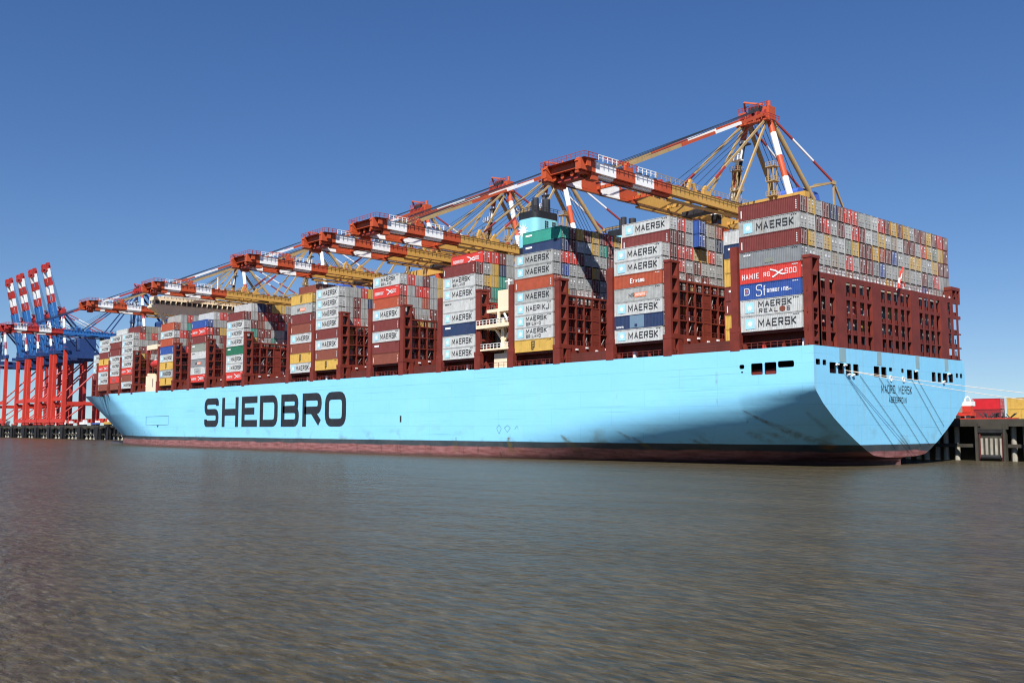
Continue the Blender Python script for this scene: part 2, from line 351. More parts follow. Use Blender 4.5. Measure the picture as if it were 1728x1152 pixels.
def halfb(X, z):
    b = YC
    if X > -110:
        dd = tri(X, ZK)-z
        if dd > 0: k_ = min(1, max(0, (X+16)/18.15)); b -= tri(X, SC)*(k_*tri(dd, INS)+(1-k_)*tri(dd, INS2))
    if X < entr(z):
        t = min(1, (entr(z)-X)/(entr(z)-stem(z))); b *= 1-t**powr(z)
    return max(0, b)
NZ = 44; ZB = -4
# parameter u in [0,1] bow part, shared stations aft
aft = [2.15, 1, -1, -3, -6, -9, -12, -13.0, -18, -24, -30, -36, -42, -48, -55, -62, -70, -78, -86, -95, -105, -130, -160, -190, -220, -250, -262]
NB = 34
def station_row(X0, zt):   # list of (X,z) columns bottom->top
    return [(X0, ZB+(zt-ZB)*(k/NZ)) for k in range(NZ+1)]
hv = MB(); cols = []
PATCH_X = (-13.0, 2.15); PATCH_Z = 14.6
for side in (-1, 1):
    grid = []
    for X in aft: grid.append([(X, z) for X, z in station_row(X, deckz(X))])
    for i in range(1, NB+1):
        t = (i/NB)**.85; col = []
        for k in range(NZ+1):
            f = k/NZ; ztop = deckz(entr(20)-(439-322)*t) if True else 20; z = ZB+(ztop-ZB)*f
            X = -262+(stem(z)+262)*t
            col.append((X, z))
        grid.append(col)
    idx = []
    for gi, col in enumerate(grid):
        if gi < 8 and side == -1:  # stern patch: move one level line on to PATCH_Z
            ks = min(range(NZ+1), key=lambda k: abs(col[k][1]-PATCH_Z)); col[ks] = (col[ks][0], PATCH_Z)
        row = []
        for (X, z) in col:
            bb = halfb(X, z) if gi < len(grid)-1 else 0
            row.append(len(hv.v)); hv.v.append((X, YC+side*bb, z))
        idx.append((row, col))
    km = hv.mi('hull')
    for a in range(len(idx)-1):
        for k in range(NZ):
            ra, rb = idx[a][0], idx[a+1][0]
            if side == -1 and a < 7 and idx[a][1][k][1] >= PATCH_Z-1e-4: continue
            q = (ra[k], rb[k], rb[k+1], ra[k+1]) if side == 1 else (ra[k], ra[k+1], rb[k+1], rb[k])
            hv.f.append(q); hv.m.append(km)
    cols.append(idx)
hull = hv.build('hull', ship, smooth=True)
# deck
dk = MB(); tp = cols[0]; ts = cols[1]
def pt(idx, i, dz=-.02): X, y, z = hv.v[idx[i][0][-1]]; return (X, y, z+dz)
for i in range(len(tp)-1):
    dk.face([pt(tp, i), pt(ts, i), pt(ts, i+1), pt(tp, i+1)], 'deckred')
dk.build('deck', ship)
# transom and side patch with real openings
def rrect(a0, a1, b0, b1, r=.22):
    pts = [(a0, b0), (a1, b0), (a1, b1), (a0, b1)]
    return rounded(pts, r, True, 3)
def plate(outer, holes, to3, name):
    loops = [[Vector((a, b, 0)) for a, b in outer]]+[[Vector((a, b, 0)) for a, b in h] for h in holes]
    flat = [p for lp in loops for p in lp]; t = tessellate_polygon(loops); mb = MB(); km = mb.mi('hull')
    mb.v = [to3(p.x, p.y) for p in flat]
    for f in t: mb.f.append(tuple(f)); mb.m.append(km)
    kd = mb.mi('dark')        # thickness of the plate round each hole
    for h in holes:
        for i in range(len(h)):
            a, b = h[i], h[(i+1) % len(h)]
            mb.face([to3(*a), to3(*b), to3(*b, .25), to3(*a, .25)], 'dark')
    return mb.build(name, ship)
low = [(YC-halfb(XT, z), z) for z in [1.1+.0*k for k in ()]]
zs = [19.85, 13.7, 13.0, 12.3, 11.3, 10.3, 9.1, 7.9, 6.8, 5.8, 4.8, 3.9, 3.0, 2.3, 1.8, 1.45, 1.2]
left = [(YC-halfb(XT, z), z) for z in zs]; right = [(B-y, z) for y, z in left]
outer = left+[(24, 1.02), (YC, .98), (B-24, 1.02)]+right[::-1]
holes = [rrect(*q) for q in ((.6, 1.95, 16.65, 17.6), (2.75, 3.85, 16.65, 17.55), (4.9, 7.0, 15.4, 17.25), (7.6, 9.6, 15.4, 17.25), (10.2, 11.9, 15.3, 17.25), (12.7, 14.5, 15.3, 17.25),
    (19.9, 21.9, 15.3, 17.2), (22.6, 24.5, 15.25, 17.2), (25.5, 26.7, 16.5, 17.2), (30.2, 31.1, 16.4, 17.2), (32.4, 34.4, 15.2, 17.1), (35.1, 37.0, 15.2, 17.1),
    (42.6, 44.2, 15.2, 17.05), (45.1, 46.6, 15.2, 17.0), (47.4, 49.4, 15.2, 17.0), (50.1, 51.9, 15.3, 17.0), (53.3, 54.3, 16.3, 17.2), (55.2, 56.2, 16.3, 17.2))]
plate(outer, holes, lambda a, b, d_=0: (XT-d_, a, b), 'transom')
so = [(-13, PATCH_Z), (XT, PATCH_Z), (XT, deckz(XT)), (-13, deckz(-13))]
sh = [rrect(-12.3, -11.3, 16.5, 17.25, .3), rrect(-12.0, -11.55, 15.8, 16.05, .1), rrect(-9.9, -7.6, 15.35, 17.35, .25), rrect(-7.2, -4.9, 15.35, 17.4, .25), rrect(-4.6, -1.5, 16.4, 17.5, .35)]
plate(so, sh, lambda a, b, d_=0: (a, .0+d_, b), 'side_plate')
# mooring deck inside
md = MB()
md.box(-13, XT-.9, .9, B-.9, 14.7, 14.9, 'lash'); md.box(-13.2, -13, .9, B-.9, 14.9, 19.5, 'deckred')
md.box(XT-1.5, XT-1.2, .9, B-.9, 14.9, 16.25, 'lash'); md.box(-12.9, XT-1.6, 1.1, 1.35, 14.9, 16.3, 'lash')
for y in (4, 9, 14, 20, 25, 33, 38, 44, 50, 54):
    md.bar((-2.2, y, 14.9), (-2.2, y, 16.4), .35, 'lash', 10); md.bar((-2.2, y+1, 14.9), (-2.2, y+1, 16.4), .35, 'lash', 10)
    md.box(-8, -6, y, y+2.4, 14.9, 16.9, 'deckred')
for X in (-10, -8.6, -6, -3): md.bar((X, 2.2, 14.9), (X, 2.2, 16.2), .3, 'dark', 8)
md.build('mooring_deck', ship)
# fairlead rollers in the openings
for y in (7.3, 9.9, 50, 36): fr = MB(); fr.bar((XT+.15, y-.45, 16.9), (XT+.15, y+.35, 16.95), .17, 'white', 8); fr.build('fairlead', ship)
for y in (10.5, 47, 12): fr = MB(); fr.bar((XT+.18, y, 15.25), (XT+.18, y+.7, 15.4), .2, 'white', 8); fr.build('fairlead', ship)
for y in (26.0, 30.8):
    fr = MB()
    for a in range(8):
        t0, t1 = a*math.pi/4, (a+1)*math.pi/4
        fr.bar((XT+.08, y+.4*math.cos(t0), 15.2+.5*math.sin(t0)), (XT+.08, y+.4*math.cos(t1), 15.2+.5*math.sin(t1)), .06, 'mark')
    fr.build('fairlead', ship)
# grey guide pads under the lashing posts on the transom
M['pad'] = mat('grey_guide_pad', (.26, .40, .44), .6, .08)
for y0, y1 in ((7.6, 11.0), (20.6, 23.4), (35.4, 38.2), (47.8, 50.6)): gp = MB(); gp.box(XT, XT+.03, y0+.5, y1-.6, 17.45, 19.8, 'pad'); gp.build('grey_pad', ship)
# lettering
lt = MB()
W = [(-229.3, -218.3), (-215.8, -203.9), (-201.6, -191.0), (-189.3, -177.9), (-175.8, -165.1), (-163.1, -152.4), (-150.6, -139.6)]
letters(lt, 'SHEDBRO', 0, 6.75, 0, 9.6, 0, 2.15, 'black', lambda a, b, h: (a, -.03-h, b), dz=.012, rad=2.3, widths=W)
lt.build('hull_lettering', ship)
lt = MB(); tp_ = lambda a, b, h: (XT+.03+h, a, b)
letters(lt, 'MADRO MERSK', 22.3, 12.55, .80, 1.45, .26, .16, 'black', tp_)
letters(lt, 'ABEERROIN', 25.0, 10.85, .62, 1.05, .19, .14, 'black', tp_)
lt.build('stern_lettering', ship)
# small side marks: pilot door, draught marks
sm = MB(); sp_ = lambda a, b, h: (a, -.03-h, b)
for pts in ([(-281, 10.9), (-281, 7.4)], [(-280.6, 10.7), (-259.6, 10.8), (-259.6, 7.6), (-280.6, 7.4), (-280.6, 10.7)]): strip(sm, pts, .1, 'mark_ropeshade', sp_, .01)
sm.face([(-270.5, -.05, 7.4), (-268.5, -.05, 7.4), (-269.5, -.05, 6.6)], 'mark_ropeshade')
for X, z in ((-114, 8.6),): strip(sm, [(X, z-.8), (X, z+.8)], .7, 'dark', sp_, .01)
strip(sm, [(-77.0, 6.2), (-76.2, 7.0), (-75.4, 6.2), (-76.2, 5.0), (-77, 6.2)], .07, 'mark_ropeshade', sp_, .01)
strip(sm, [(-74.4, 6.3), (-73.4, 6.9), (-72.4, 6.3), (-73.4, 5.4), (-74.4, 6.3)], .06, 'mark_ropeshade', sp_, .01)
strip(sm, [(-71, 6.0), (-70.2, 6.8), (-69.8, 5.9)], .06, 'mark_ropeshade', sp_, .01)
sm.build('hull_marks', ship)
# rudder trunk just breaking the surface
rd = MB(); rd.box(-22, -11, YC-.7, YC+.7, -3, 1.0, mat('antifouling_rudder', (.2, .08, .09), .7, .2)); rd.build('rudder', ship)
# ensign on the stern lashing bridge
fl = MB(); fl.bar((2.6, 28.6, 31.6), (2.9, 30.7, 36.0), .06, 'white', 6); fl.build('flagstaff', ship)
fg = MB(); nn = 8
for i in range(nn):
    for j in range(6):
        def P(a, b):
            s_ = a/nn; t_ = b/6
            return (2.9+.25*math.sin(s_*7), 30.6-1.3*(1-t_)-s_*.9, 36.2-2.9*(1-t_)-s_*1.5)
        fg.face([P(i, j), P(i+1, j), P(i+1, j+1), P(i, j+1)], 'c_white' if (j in (2, 3)) else 'red')
fg.build('flag', ship, smooth=True)

# ---------------- lashing bridges
def lash_frame(X, h_post, h_top, colfrom=0, colto=23, solid=(), wide=(), base=True, stern=False, dX=1.5):
    mb = MB(); zd = 19.8
    x0, x1 = X, X+dX
    # tall corner post by the ship's side (two legs, windows between)
    for y in ((.2, .75), (2.35, 2.95)): mb.box(x0, x1, y[0], y[1], zd, h_post, 'lash')
    zz = zd+1.2
    while zz < h_post-.8:
        mb.box(x0+.02, x1-.02, .75, 2.35, zz-.25 if not stern else zz-.4, zz+.25, 'lash'); zz += 2.75
    mb.box(x0-.05, x1+.05, .1, 3.1, h_post-.5, h_post, 'lash')
    if not stern:
        mb.box(x0-.25, x1+.25, -.05, 1.1, zd-.1, zd+3.2, 'lash'); mb.box(x0-.25, x1+.25, 2.1, 3.3, zd-.1, zd+3.2, 'lash')
        mb.box(x0-.3, x1+.3, -.1, 3.4, zd+3.2, zd+4.0, 'lash')
        mb.box(x0, x1, 3.4, B-3.4, zd+2.2, zd+4.0, 'lash')
        for k in range(8): mb.box(x1+.02, x1+.3, 5+k*3.1, 5.6+k*3.1, zd+3.0+(.5 if k % 2 else 0), zd+3.35+(.5 if k % 2 else 0), 'mark')
    # cells
    levels = [zd+4.0+2.82*k for k in range(0, 8) if zd+4.0+2.82*k < h_top-.9] if not stern else [22.4, 25.25]
    xf = x1-.4
    if not stern:
        for k in range(colfrom, colto+1):
            y = .5+2.45*k
            if y < 3.2 or y > B-.2: continue
            mb.box(xf, x1-.02, y-.17, y+.17, zd+4.0, h_top, 'lash'); mb.box(x0, x0+.25, y-.12, y+.12, zd+4.0, h_top, 'lash')
            if k in solid: mb.box(xf+.1, x1-.1, y+.17, y+2.28, zd+4.0, h_top-2.4, 'lash')
    ys, ye = 3.0, (B-.3)
    for z in levels:
        mb.box(x0+.1, x1-.03, ys, ye, z-.09, z+.05, 'lash'); mb.box(x1-.2, x1-.06, ys, ye, z-.14, z+.14, 'lash')
    mb.box(x0, x1-.01, ys, ye, h_top-.4, h_top, 'lash')
    if stern:
        WIN = [(.9, 2.2), (3.2, 4.7), (6.0, 7.7), (11.3, 12.9), (13.5, 15.1), (16.2, 17.8), (18.7, 20.4), (23.7, 25.5), (26.2, 27.9), (28.8, 30.3), (31.3, 32.8), (33.6, 35.2), (38.6, 40.3), (41.1, 42.8), (43.6, 45.2), (46.1, 47.8), (51.0, 52.6), (53.7, 55.2), (56.0, 57.1)]
        for (a, b), (c_, d_) in zip(WIN, WIN[1:]): mb.box(x1-(.12 if c_-b < 2 else .5), x1+(.1 if c_-b > 2 else 0), b, c_, zd-.05, h_top+.02, 'lash')
        mb.box(xf-.1, x1-.02, ys, ye, 31.4, h_top-.3, 'lash'); mb.box(xf-.1, x1-.02, ys, ye, 28.3, 28.95, 'lash')
        for a, b in WIN:
            for z in (20.1, 22.5, 25.4, 29.0):
                mb.box(x1-.75, x1-.68, a-.9, b+.05, z, z+.8, 'lash'); mb.box(x1-.75, x1-.13, a, b, z-.12, z-.02, 'lash')
                if random.random() < .6: mb.box(x1-1.0, x1-.93, a+.3, a+.3+random.uniform(.2, .5), z+.8, z+random.uniform(1.4, 2.4), 'mark' if random.random() < .5 else 'rod')
        for y in (B-3.9, B-1.9, B-.5): mb.box(x0, x1, y-.2, y+.2, h_top, h_top+2.4, 'lash')
        mb.box(x0, x1+.03, B-4.2, B-.2, h_top+1.8, h_top+2.5, 'lash')
    mb.build('lashing_bridge', ship)
    # rods, lamps and railings: small parts of their own
    rr = MB()
    for z in ([h_top] if stern else levels+[h_top]):
        rr.rail([(x1-.1, ys, z+.06), (x1-.1, ye, z+.06)], 'lash', 1.0, 1.22, .03)
    for k in range(max(1, colfrom), colto):
        y = .5+2.45*k
        if y < 3: continue
        for z in ([] if stern else levels):
            if random.random() < .6: rr.box(x1-1.1, x1-1.0, y+.6+random.random(), y+1.9, z+.3, z+random.uniform(1.2, 2.2), random.choice(('rod', 'mark', 'dark', 'dark', 'lash')))
            if random.random() < .6:
                rr.bar((x1-.3, y+.35, z+.15), (x1-.5, y+.9+random.random()*1.2, z+2.3), .05, 'rod' if random.random() < .6 else 'lash')
        if random.random() < .7: rr.box(x1-.4, x1-.15, y+.9, y+1.3, h_top+.1, h_top+.5, 'mark')
    rr.build('lashing_rods', ship)
def short_post(X, h, dX=1.4):      # bow-side bridge: only its side post and near bays are in view
    mb = MB(); zd = 19.8
    mb.box(X, X+dX, .1, .8, zd+4, h, 'lash'); mb.box(X, X+dX, 1.9, 2.7, zd+4, h, 'lash')
    zz = zd+5.2
    while zz < h: mb.box(X+.02, X+dX-.02, .8, 1.9, zz-.3, zz+.3, 'lash'); zz += 2.75
    mb.box(X-.3, X+dX+.3, -.05, 1.0, zd-.1, zd+4, 'lash'); mb.box(X-.3, X+dX+.3, 2.0, 3.2, zd-.1, zd+4, 'lash'); mb.box(X-.32, X+dX+.32, -.08, 3.25, zd+3.2, zd+4.05, 'lash')
    for k in range(1, 24):
        y = .5+2.45*k; mb.box(X+dX-.4, X+dX-.1, y-.16, y+.16, zd+2.2, h-3, 'lash')
    for z in [zd+4+2.82*k for k in range(7) if zd+4+2.82*k < h-2.5]: mb.box(X+.15, X+dX-.15, 2.7, B-.5, z-.15, z+.15, 'lash')
    mb.box(X, X+dX, 3.2, B-.5, zd+2.2, zd+4, 'lash')
    mb.build('lashing_bridge', ship)

# ---------------- near-side stacks: (right end X, floor z, tier height, colours bottom to top)
LG, G_, DR, Y_, NV, BL, RD, OR, SL, TL, DG, BR, GG, TN = 'light grey', 'grey', 'dark red', 'yellow', 'navy', 'blue', 'red', 'orange red', 'slate grey', 'teal', 'dark green', 'brown', 'green grey', 'tan'
NEAR = [
 (0.0, 22.92, 2.82, [(LG, 'M'), (LG, 'MR'), (BL, 'SF'), (RD, 'HS'), (SL, 'SM'), (DR, ''), (G_, 'M'), (DR, '')]),
 (-29.68, 22.9, 2.70, [(LG, 'M'), (NV, 'PN'), (LG, 'M'), (G_, 'OB'), (OR, 'CR'), (LG, 'M'), (LG, 'M')]),
 (-59.40, 22.8, 2.72, [(Y_, 'YB'), (LG, 'MB'), (LG, 'MB'), (LG, 'NK'), (G_, 'M'), (OR, ''), (G_, 'M'), (G_, 'M')]),
 (-85.41, 22.55, 2.84, [(LG, 'M'), (LG, 'M'), (NV, 'WT'), (LG, 'M'), (LG, 'SM2'), (LG, 'M'), (LG, 'MB'), (DR, '')]),
 (-115.8, 22.9, 2.91, [(BR, ''), (DR, 'WT'), (LG, 'M'), (DR, ''), (LG, 'M'), (OR, ''), (RD, 'HR'), (LG, 'MB')]),
 (-145.2, 22.7, 2.93, [(Y_, 'YB'), (BR, ''), (LG, 'M'), (DR, ''), (LG, 'M'), (LG, 'M'), (LG, 'M'), (LG, 'M')]),
 (-159.74, 22.5, 2.91, [(LG, 'M'), (Y_, 'YB'), (BR, ''), (LG, 'M'), (BR, ''), (DR, ''), (G_, 'OB'), (Y_, 'YB')]),
 (-202.69, 21.9, 2.80, [(RD, 'HR'), (LG, 'M'), (LG, 'M'), (DG, 'WT'), (LG, 'M'), (LG, 'M'), (LG, 'M'), (DR, '')]),
 (-230.74, 22.3, 2.71, [(RD, 'HR'), (LG, 'BX'), (SL, 'OB'), (LG, 'SM2'), (GG, 'WT'), (DR, ''), (RD, 'HR'), (BL, '')]),
 (-258.59, 22.1, 2.90, [(Y_, 'YB'), (G_, 'M'), (Y_, 'YB'), (LG, 'M'), (BL, ''), (OR, ''), (LG, 'M'), (OR, '')]),
 (-298.18, 22.2, 2.78, [(LG, 'M'), (BR, ''), (RD, 'HR'), (LG, 'M'), (LG, 'M'), (LG, 'M'), (LG, 'M'), (LG, 'M')]),
 (-311.84, 22.0, 2.80, [(BR, ''), (RD, 'BX'), (LG, 'M'), (LG, 'M'), (LG, 'M'), (DR, ''), (DR, ''), (LG, 'M')]),
 (-324.65, 22.0, 2.70, [(BR, ''), (LG, 'M'), (LG, 'M'), (RD, 'HR'), (Y_, 'YB'), (DR, ''), (LG, 'M'), (LG, 'M')]),
 (-338.6, 22.0, 2.70, [None, None, (DR, ''), (LG, 'M'), (LG, 'M'), (LG, 'M')]),
]
# stern faces: rows given from the top, first entry = column 2; (top tier index, rows)
def row(s):
    k = dict(D=DR, Y=Y_, G=G_, N=NV, R=RD, L=LG, B=BR, b=BL, g=GG, T=TL, O=OR, s=SL, t=TN)
    return [k.get(c) for c in s]
FACE = {
 0: (8, ['YGDNBRRGGLRDYDYGDBYDRD', 'LDRGDLRDLGYGtLDDGRYgYD', 'YGYGLgYDDYODbGGYYGGYDD', 'GGGtGRGDDsbGGttGGDsRGs', 'GGGGLtGGGGGYGRGGGbGGGG']),
 1: (9, ['GRGbGtO', 'DDGbtGN', 'DRRYYRG', 'DRGDGGG', 'DGDGDGG']),
 2: (10, ['TDYDYDRY', 'NDLGYTDG', 'RRDGGGDG', 'bGGDYDDG', 'GGGGDGGD']),
 3: (9, ['RRDG', 'GYNG', 'YYTG', 'DTTG', 'GTDG']),
 4: (8, ['RGDGY', 'GRRGY', 'GGOGt', 'DGGDG']),
 5: (8, ['GGRYG', 'GDGNG', 'GDGGD', 'GRGGD']),
 6: (9, ['DDD']),
 7: (9, ['LNDYYGN', 'GDRRDDG', 'DBGDRGG', 'TDDGGNG', 'YDGTGNG']),
 8: (9, ['GRG', 'GGD', 'DYG', 'GDD']),
 9: (9, ['GRG', 'GTD', 'RDG', 'GBG']),
 10: (9, ['DgtGD', 'RgRGG', 'GGGDG', 'DRDGD']),
 11: (9, ['L', 'D']),
}
def near_y(i): return .5 if i < 13 else 3.0

# body meshes
def body_mesh(side=True):
    mb = MB(); Lc, Wc, H = 12.19, 2.42, 2.9; k = 'grey'
    for x in (-Lc, -.16): 
        for y in (0, Wc-.14): mb.box(x, x+.16, y, y+.14, 0, H, k)
    for z in (0, H-.13):
        for y in (0, Wc-.1): mb.box(-Lc+.16, -.16, y, y+.1, z+.01, z+.12, k)
        mb.box(-Lc+.01, -Lc+.12, .14, Wc-.14, z+.01, z+.12, k)
    # corrugated walls
    n = 34; xs = []; L0, L1 = -Lc+.16, -.16; step = (L1-L0)/n
    prof = []
    for i in range(n):
        a = L0+i*step
        prof += [(a, .03), (a+step*.25, .03), (a+step*.4, .075), (a+step*.85, .075)]
    prof.append((L1, .03))
    for sgn in ((0,) if side else ()) + (1,):
        for (xa, da), (xb, db) in zip(prof, prof[1:]):
            ya, yb = (da, db) if sgn == 0 else (Wc-da, Wc-db)
            q = [(xa, ya, .1), (xb, yb, .1), (xb, yb, H-.1), (xa, ya, H-.1)]
            mb.face(q if sgn == 0 else q[::-1], k)
    mb.face([(-Lc+.05, .05, .05), (-Lc+.05, Wc-.05, .05), (-Lc+.05, Wc-.05, H-.06), (-Lc+.05, .05, H-.06)][::-1], k)
    mb.face([(-Lc, .05, H-.03), (-.05, .05, H-.03), (-.05, Wc-.05, H-.03), (-Lc, Wc-.05, H-.03)], k)
    mb.face([(-Lc, .05, .06), (-.05, .05, .06), (-.05, Wc-.05, .06), (-Lc, Wc-.05, .06)][::-1], k)
    return mb
def door_mesh(var):
    rnd = random.Random(var); mb = MB(); Wc, H = 2.42, 2.9; k = 'grey'
    mb.box(-.12, -.06, .14, Wc/2-.015, .14, H-.14, k); mb.box(-.12, -.06, Wc/2+.015, Wc-.14, .14, H-.14, k)
    for z in (.5, 1.05, 1.6, 2.15): 
        mb.box(-.06, -.035, .2, Wc/2-.06, z, z+.32, k); mb.box(-.06, -.035, Wc/2+.06, Wc-.2, z, z+.32, k)
    for y in (.42, .95, 1.47, 2.0):
        mb.bar((.0, y, .12), (.0, y, H-.12), .03, 'rod'); mb.box(-.06, .02, y-.09, y+.09, .12, .24, 'rod'); mb.box(-.06, .02, y-.09, y+.09, H-.24, H-.12, 'rod')
    for y in (.7, 1.72): mb.box(-.02, .02, y-.28, y+.28, 1.0, 1.06, 'rod')
    def mark(y, z, w_, h): mb.box(-.03, -.005, y, y+w_, z, z+h, 'mark')
    if var == 0: mark(.5, 2.35, .4, .16); mark(1.53, 2.3, .42, .2); mark(1.55, 1.75, .4, .3)
    if var == 1: mark(.55, 1.6, .34, .5); mark(1.53, 1.6, .34, .5); mark(1.53, 2.45, .4, .12)
    if var == 2: mark(.3, 2.4, .5, .13); mark(1.55, 2.1, .42, .36); mark(1.55, 1.45, .42, .36); mark(.12, 1.9, .3, .3)
    if var == 3: mark(1.5, 2.4, .35, .12); mark(.5, 1.3, .18, .18)
    for y, z in ((0, 0), (Wc-.18, 0), (0, H-.15), (Wc-.18, H-.15)): mb.box(-.1, .01, y, y+.18, z, z+.15, k)
    return mb
def side_art(kind):
    mb = MB(); pl = lambda a, b, h: (a, -.006-h, b); L = -12.19
    def star(cx, cz, r, m, n=7, lift=.008):
        for i in range(n):
            t = 2*math.pi*i/n+math.pi/2; a = t-math.pi/n; b = t+math.pi/n
            mb.face([pl(cx, cz, lift), pl(cx+.45*r*math.cos(a), cz+.45*r*math.sin(a), lift), pl(cx+r*math.cos(t), cz+r*math.sin(t), lift), pl(cx+.45*r*math.cos(b), cz+.45*r*math.sin(b), lift)][::1], m)
    if kind[:1] == 'M' or kind == 'NK':
        mb.face([pl(-11.2, .5, 0), pl(-9.35, .5, 0), pl(-9.35, 2.35, 0), pl(-11.2, 2.35, 0)], 'logo'); star(-10.27, 1.42, .68, 'white')
        if kind == 'M': letters(mb, 'MAERSK', -8.6, .75, .98, 1.4, .27, .205, 'black', pl)
        elif kind == 'NK': letters(mb, 'NAERIKJ', -8.4, .85, .92, 1.25, .2, .17, 'black', pl)
        else:
            letters(mb, 'MAERSK', -8.5, 1.4, .88, 1.1, .22, .17, 'black', pl)
            letters(mb, 'REAL' if kind == 'MR' else 'BRILAND', -8.4, .35, .72 if kind == 'MR' else .52, .75, .28 if kind == 'MR' else .2, .11, 'black', pl)
            if kind == 'MR':
                letters(mb, '6', -2.9, .35, .6, .75, .2, .11, 'black', pl)
                mb.face([pl(-3.75+.6*math.cos(t*math.pi/6), .75+.5*math.sin(t*math.pi/6), 0) for t in range(12)], 'brown')
    if kind not in ('', 'PN'):
        for q in range(3): mb.face([pl(-1.7+q*.4, 2.45, 0), pl(-1.42+q*.4, 2.45, 0), pl(-1.42+q*.4, 2.6, 0), pl(-1.7+q*.4, 2.6, 0)], 'mark' if kind in ('SF', 'HS', 'HR', 'CR') else 'black')
    if kind == 'SF':
        letters(mb, 'D', -11.3, .8, 1.1, 1.3, .2, .14, 'mark', pl, rad=.4); letters(mb, 'n', -11.0, 1.15, .5, .9, .2, .12, 'orangemark', pl)
        letters(mb, 'S', -8.9, .45, 1.2, 2.1, .2, .15, 'mark', pl, rad=.5); letters(mb, 'f', -7.5, .7, .6, 1.6, .1, .15, 'mark', pl, rad=.2)
        letters(mb, 'anmarine', -6.7, .95, .42, 1.0, .12, .12, 'mark', pl); strip(mb, [(-2.6, 1.0), (-2.2, 1.2), (-1.9, 1.1)], .12, 'mark', pl, .004)
    if kind in ('HS', 'HR'):
        if kind == 'HS':
            letters(mb, 'HAMIE', -11.7, .75, .56, 1.0, .2, .13, 'mark', pl); letters(mb, 'RG', -7.3, .9, .52, .8, .2, .11, 'mark', pl); letters(mb, 'SOD', -3.1, 1.0, .6, .95, .2, .12, 'mark', pl)
        else:
            letters(mb, 'nomenor', -11.3, .9, .48, 1.2, .14, .13, 'mark', pl); letters(mb, 'SOG', -3.6, 1.0, .55, .9, .2, .12, 'mark', pl)
        for q in ([(-6.0, 2.1), (-4.9, 1.75), (-4.3, 1.3)], [(-4.3, 1.32), (-3.6, 1.0), (-3.0, 1.05)], [(-4.4, 1.34), (-3.5, 1.8)], [(-4.35, 1.3), (-5.3, .75), (-5.6, .7)]): strip(mb, q, .26, 'mark', pl, .004+.002*len(q)+random.random()*.004)
    if kind in ('SM', 'SM2'):
        letters(mb, 'msse' if kind == 'SM' else 'emearer', -11.3, 1.9 if kind == 'SM2' else 2.1, .3, .5, .08, .09, 'black' if kind == 'SM2' else 'mark', pl)
        if kind == 'SM': mb.face([pl(-7, .5, 0), pl(-5.3, .5, 0), pl(-5.3, 1.3, 0), pl(-7, 1.3, 0)], GG)
    if kind == 'PN':
        mb.face([pl(-8.2, .14, 0), pl(-4.6, .14, 0), pl(-4.6, 2.76, 0), pl(-8.2, 2.76, 0)], 'c_panel'); mb.face([pl(-7.0, .3, .004), pl(-6.3, .3, .004), pl(-6.3, .95, .004), pl(-7.0, .95, .004)], NV)
        letters(mb, 'sees', -11.7, .3, .4, .6, .1, .1, 'mark', pl)
    if kind == 'OB':
        mb.face([pl(-6.9, .75, 0), pl(-4.0, .75, 0), pl(-3.8, 1.7, 0), pl(-6.9, 1.7, 0)], 'orangemark'); letters(mb, 'nesne', -6.7, 1.0, .42, .8, .1, .1, 'mark', pl, dz=.006)
        letters(mb, 'MR', -8.4, .8, .6, .9, .1, .1, 'black', pl)
    if kind == 'CR': letters(mb, 'Exonoa', -8.0, .9, .5, 1.15, .09, .16, 'white', pl) if 0 else (letters(mb, 'E', -8.0, .85, .6, 1.1, .09, .2, 'white', pl, rad=.2), letters(mb, 'vxsoa'.replace('v', 'r'), -7.25, .95, .5, 1.0, .1, .16, 'white', pl))
    if kind == 'YB':
        letters(mb, 'm', -6.75, 1.75, 1.1, 1.1, .1, .18, 'black', pl); letters(mb, 'o', -6.75, 1.1, 1.15, 1.0, .1, .18, 'black', pl); letters(mb, 'sr', -6.75, .4, .5, .9, .1, .14, 'black', pl)
    if kind == 'WT': mb.face([pl(-11.2, 1.75, 0), pl(-9.1, 1.75, 0), pl(-9.1, 2.2, 0), pl(-11.2, 2.2, 0)], 'white')
    if kind == 'BX':
        for q in ([(-8.8, .6), (-8.8, 2.2), (-4, 2.2), (-4, .6), (-8.8, .6)],): strip(mb, q, .18, 'slate grey', pl, .004)
        letters(mb, 'nsene', -8.2, 1.0, .6, 1.0, .15, .16, 'slate grey', pl)
    if kind == '':
        for z in (.5, .85, 1.2, 1.55, 1.9): mb.face([pl(-.75, z, 0), pl(-.55, z, 0), pl(-.55, z+.22, 0), pl(-.75, z+.22, 0)], 'mark')
        mb.face([pl(-11.7, .5, 0), pl(-11.5, .5, 0), pl(-11.5, 1.9, 0), pl(-11.7, 1.9, 0)], 'mark')
    return mb
M['c_panel'] = mat('pale_blue_panel', (.14, .22, .30), .6, .08)
PB = body_mesh(True).build('body'); PD = [door_mesh(v).build('door') for v in range(4)]
ART = {}
for st in NEAR:
    for e in st[3]:
        if e and e[1] not in ART: ART[e[1]] = side_art(e[1]).build('lettering')
protos = [PB]+PD+list(ART.values())
GROUP = 'shipping containers stacked on the ship'
def paint(o, m, slot=0):
    o.material_slots[slot].link = 'OBJECT'; o.material_slots[slot].material = m
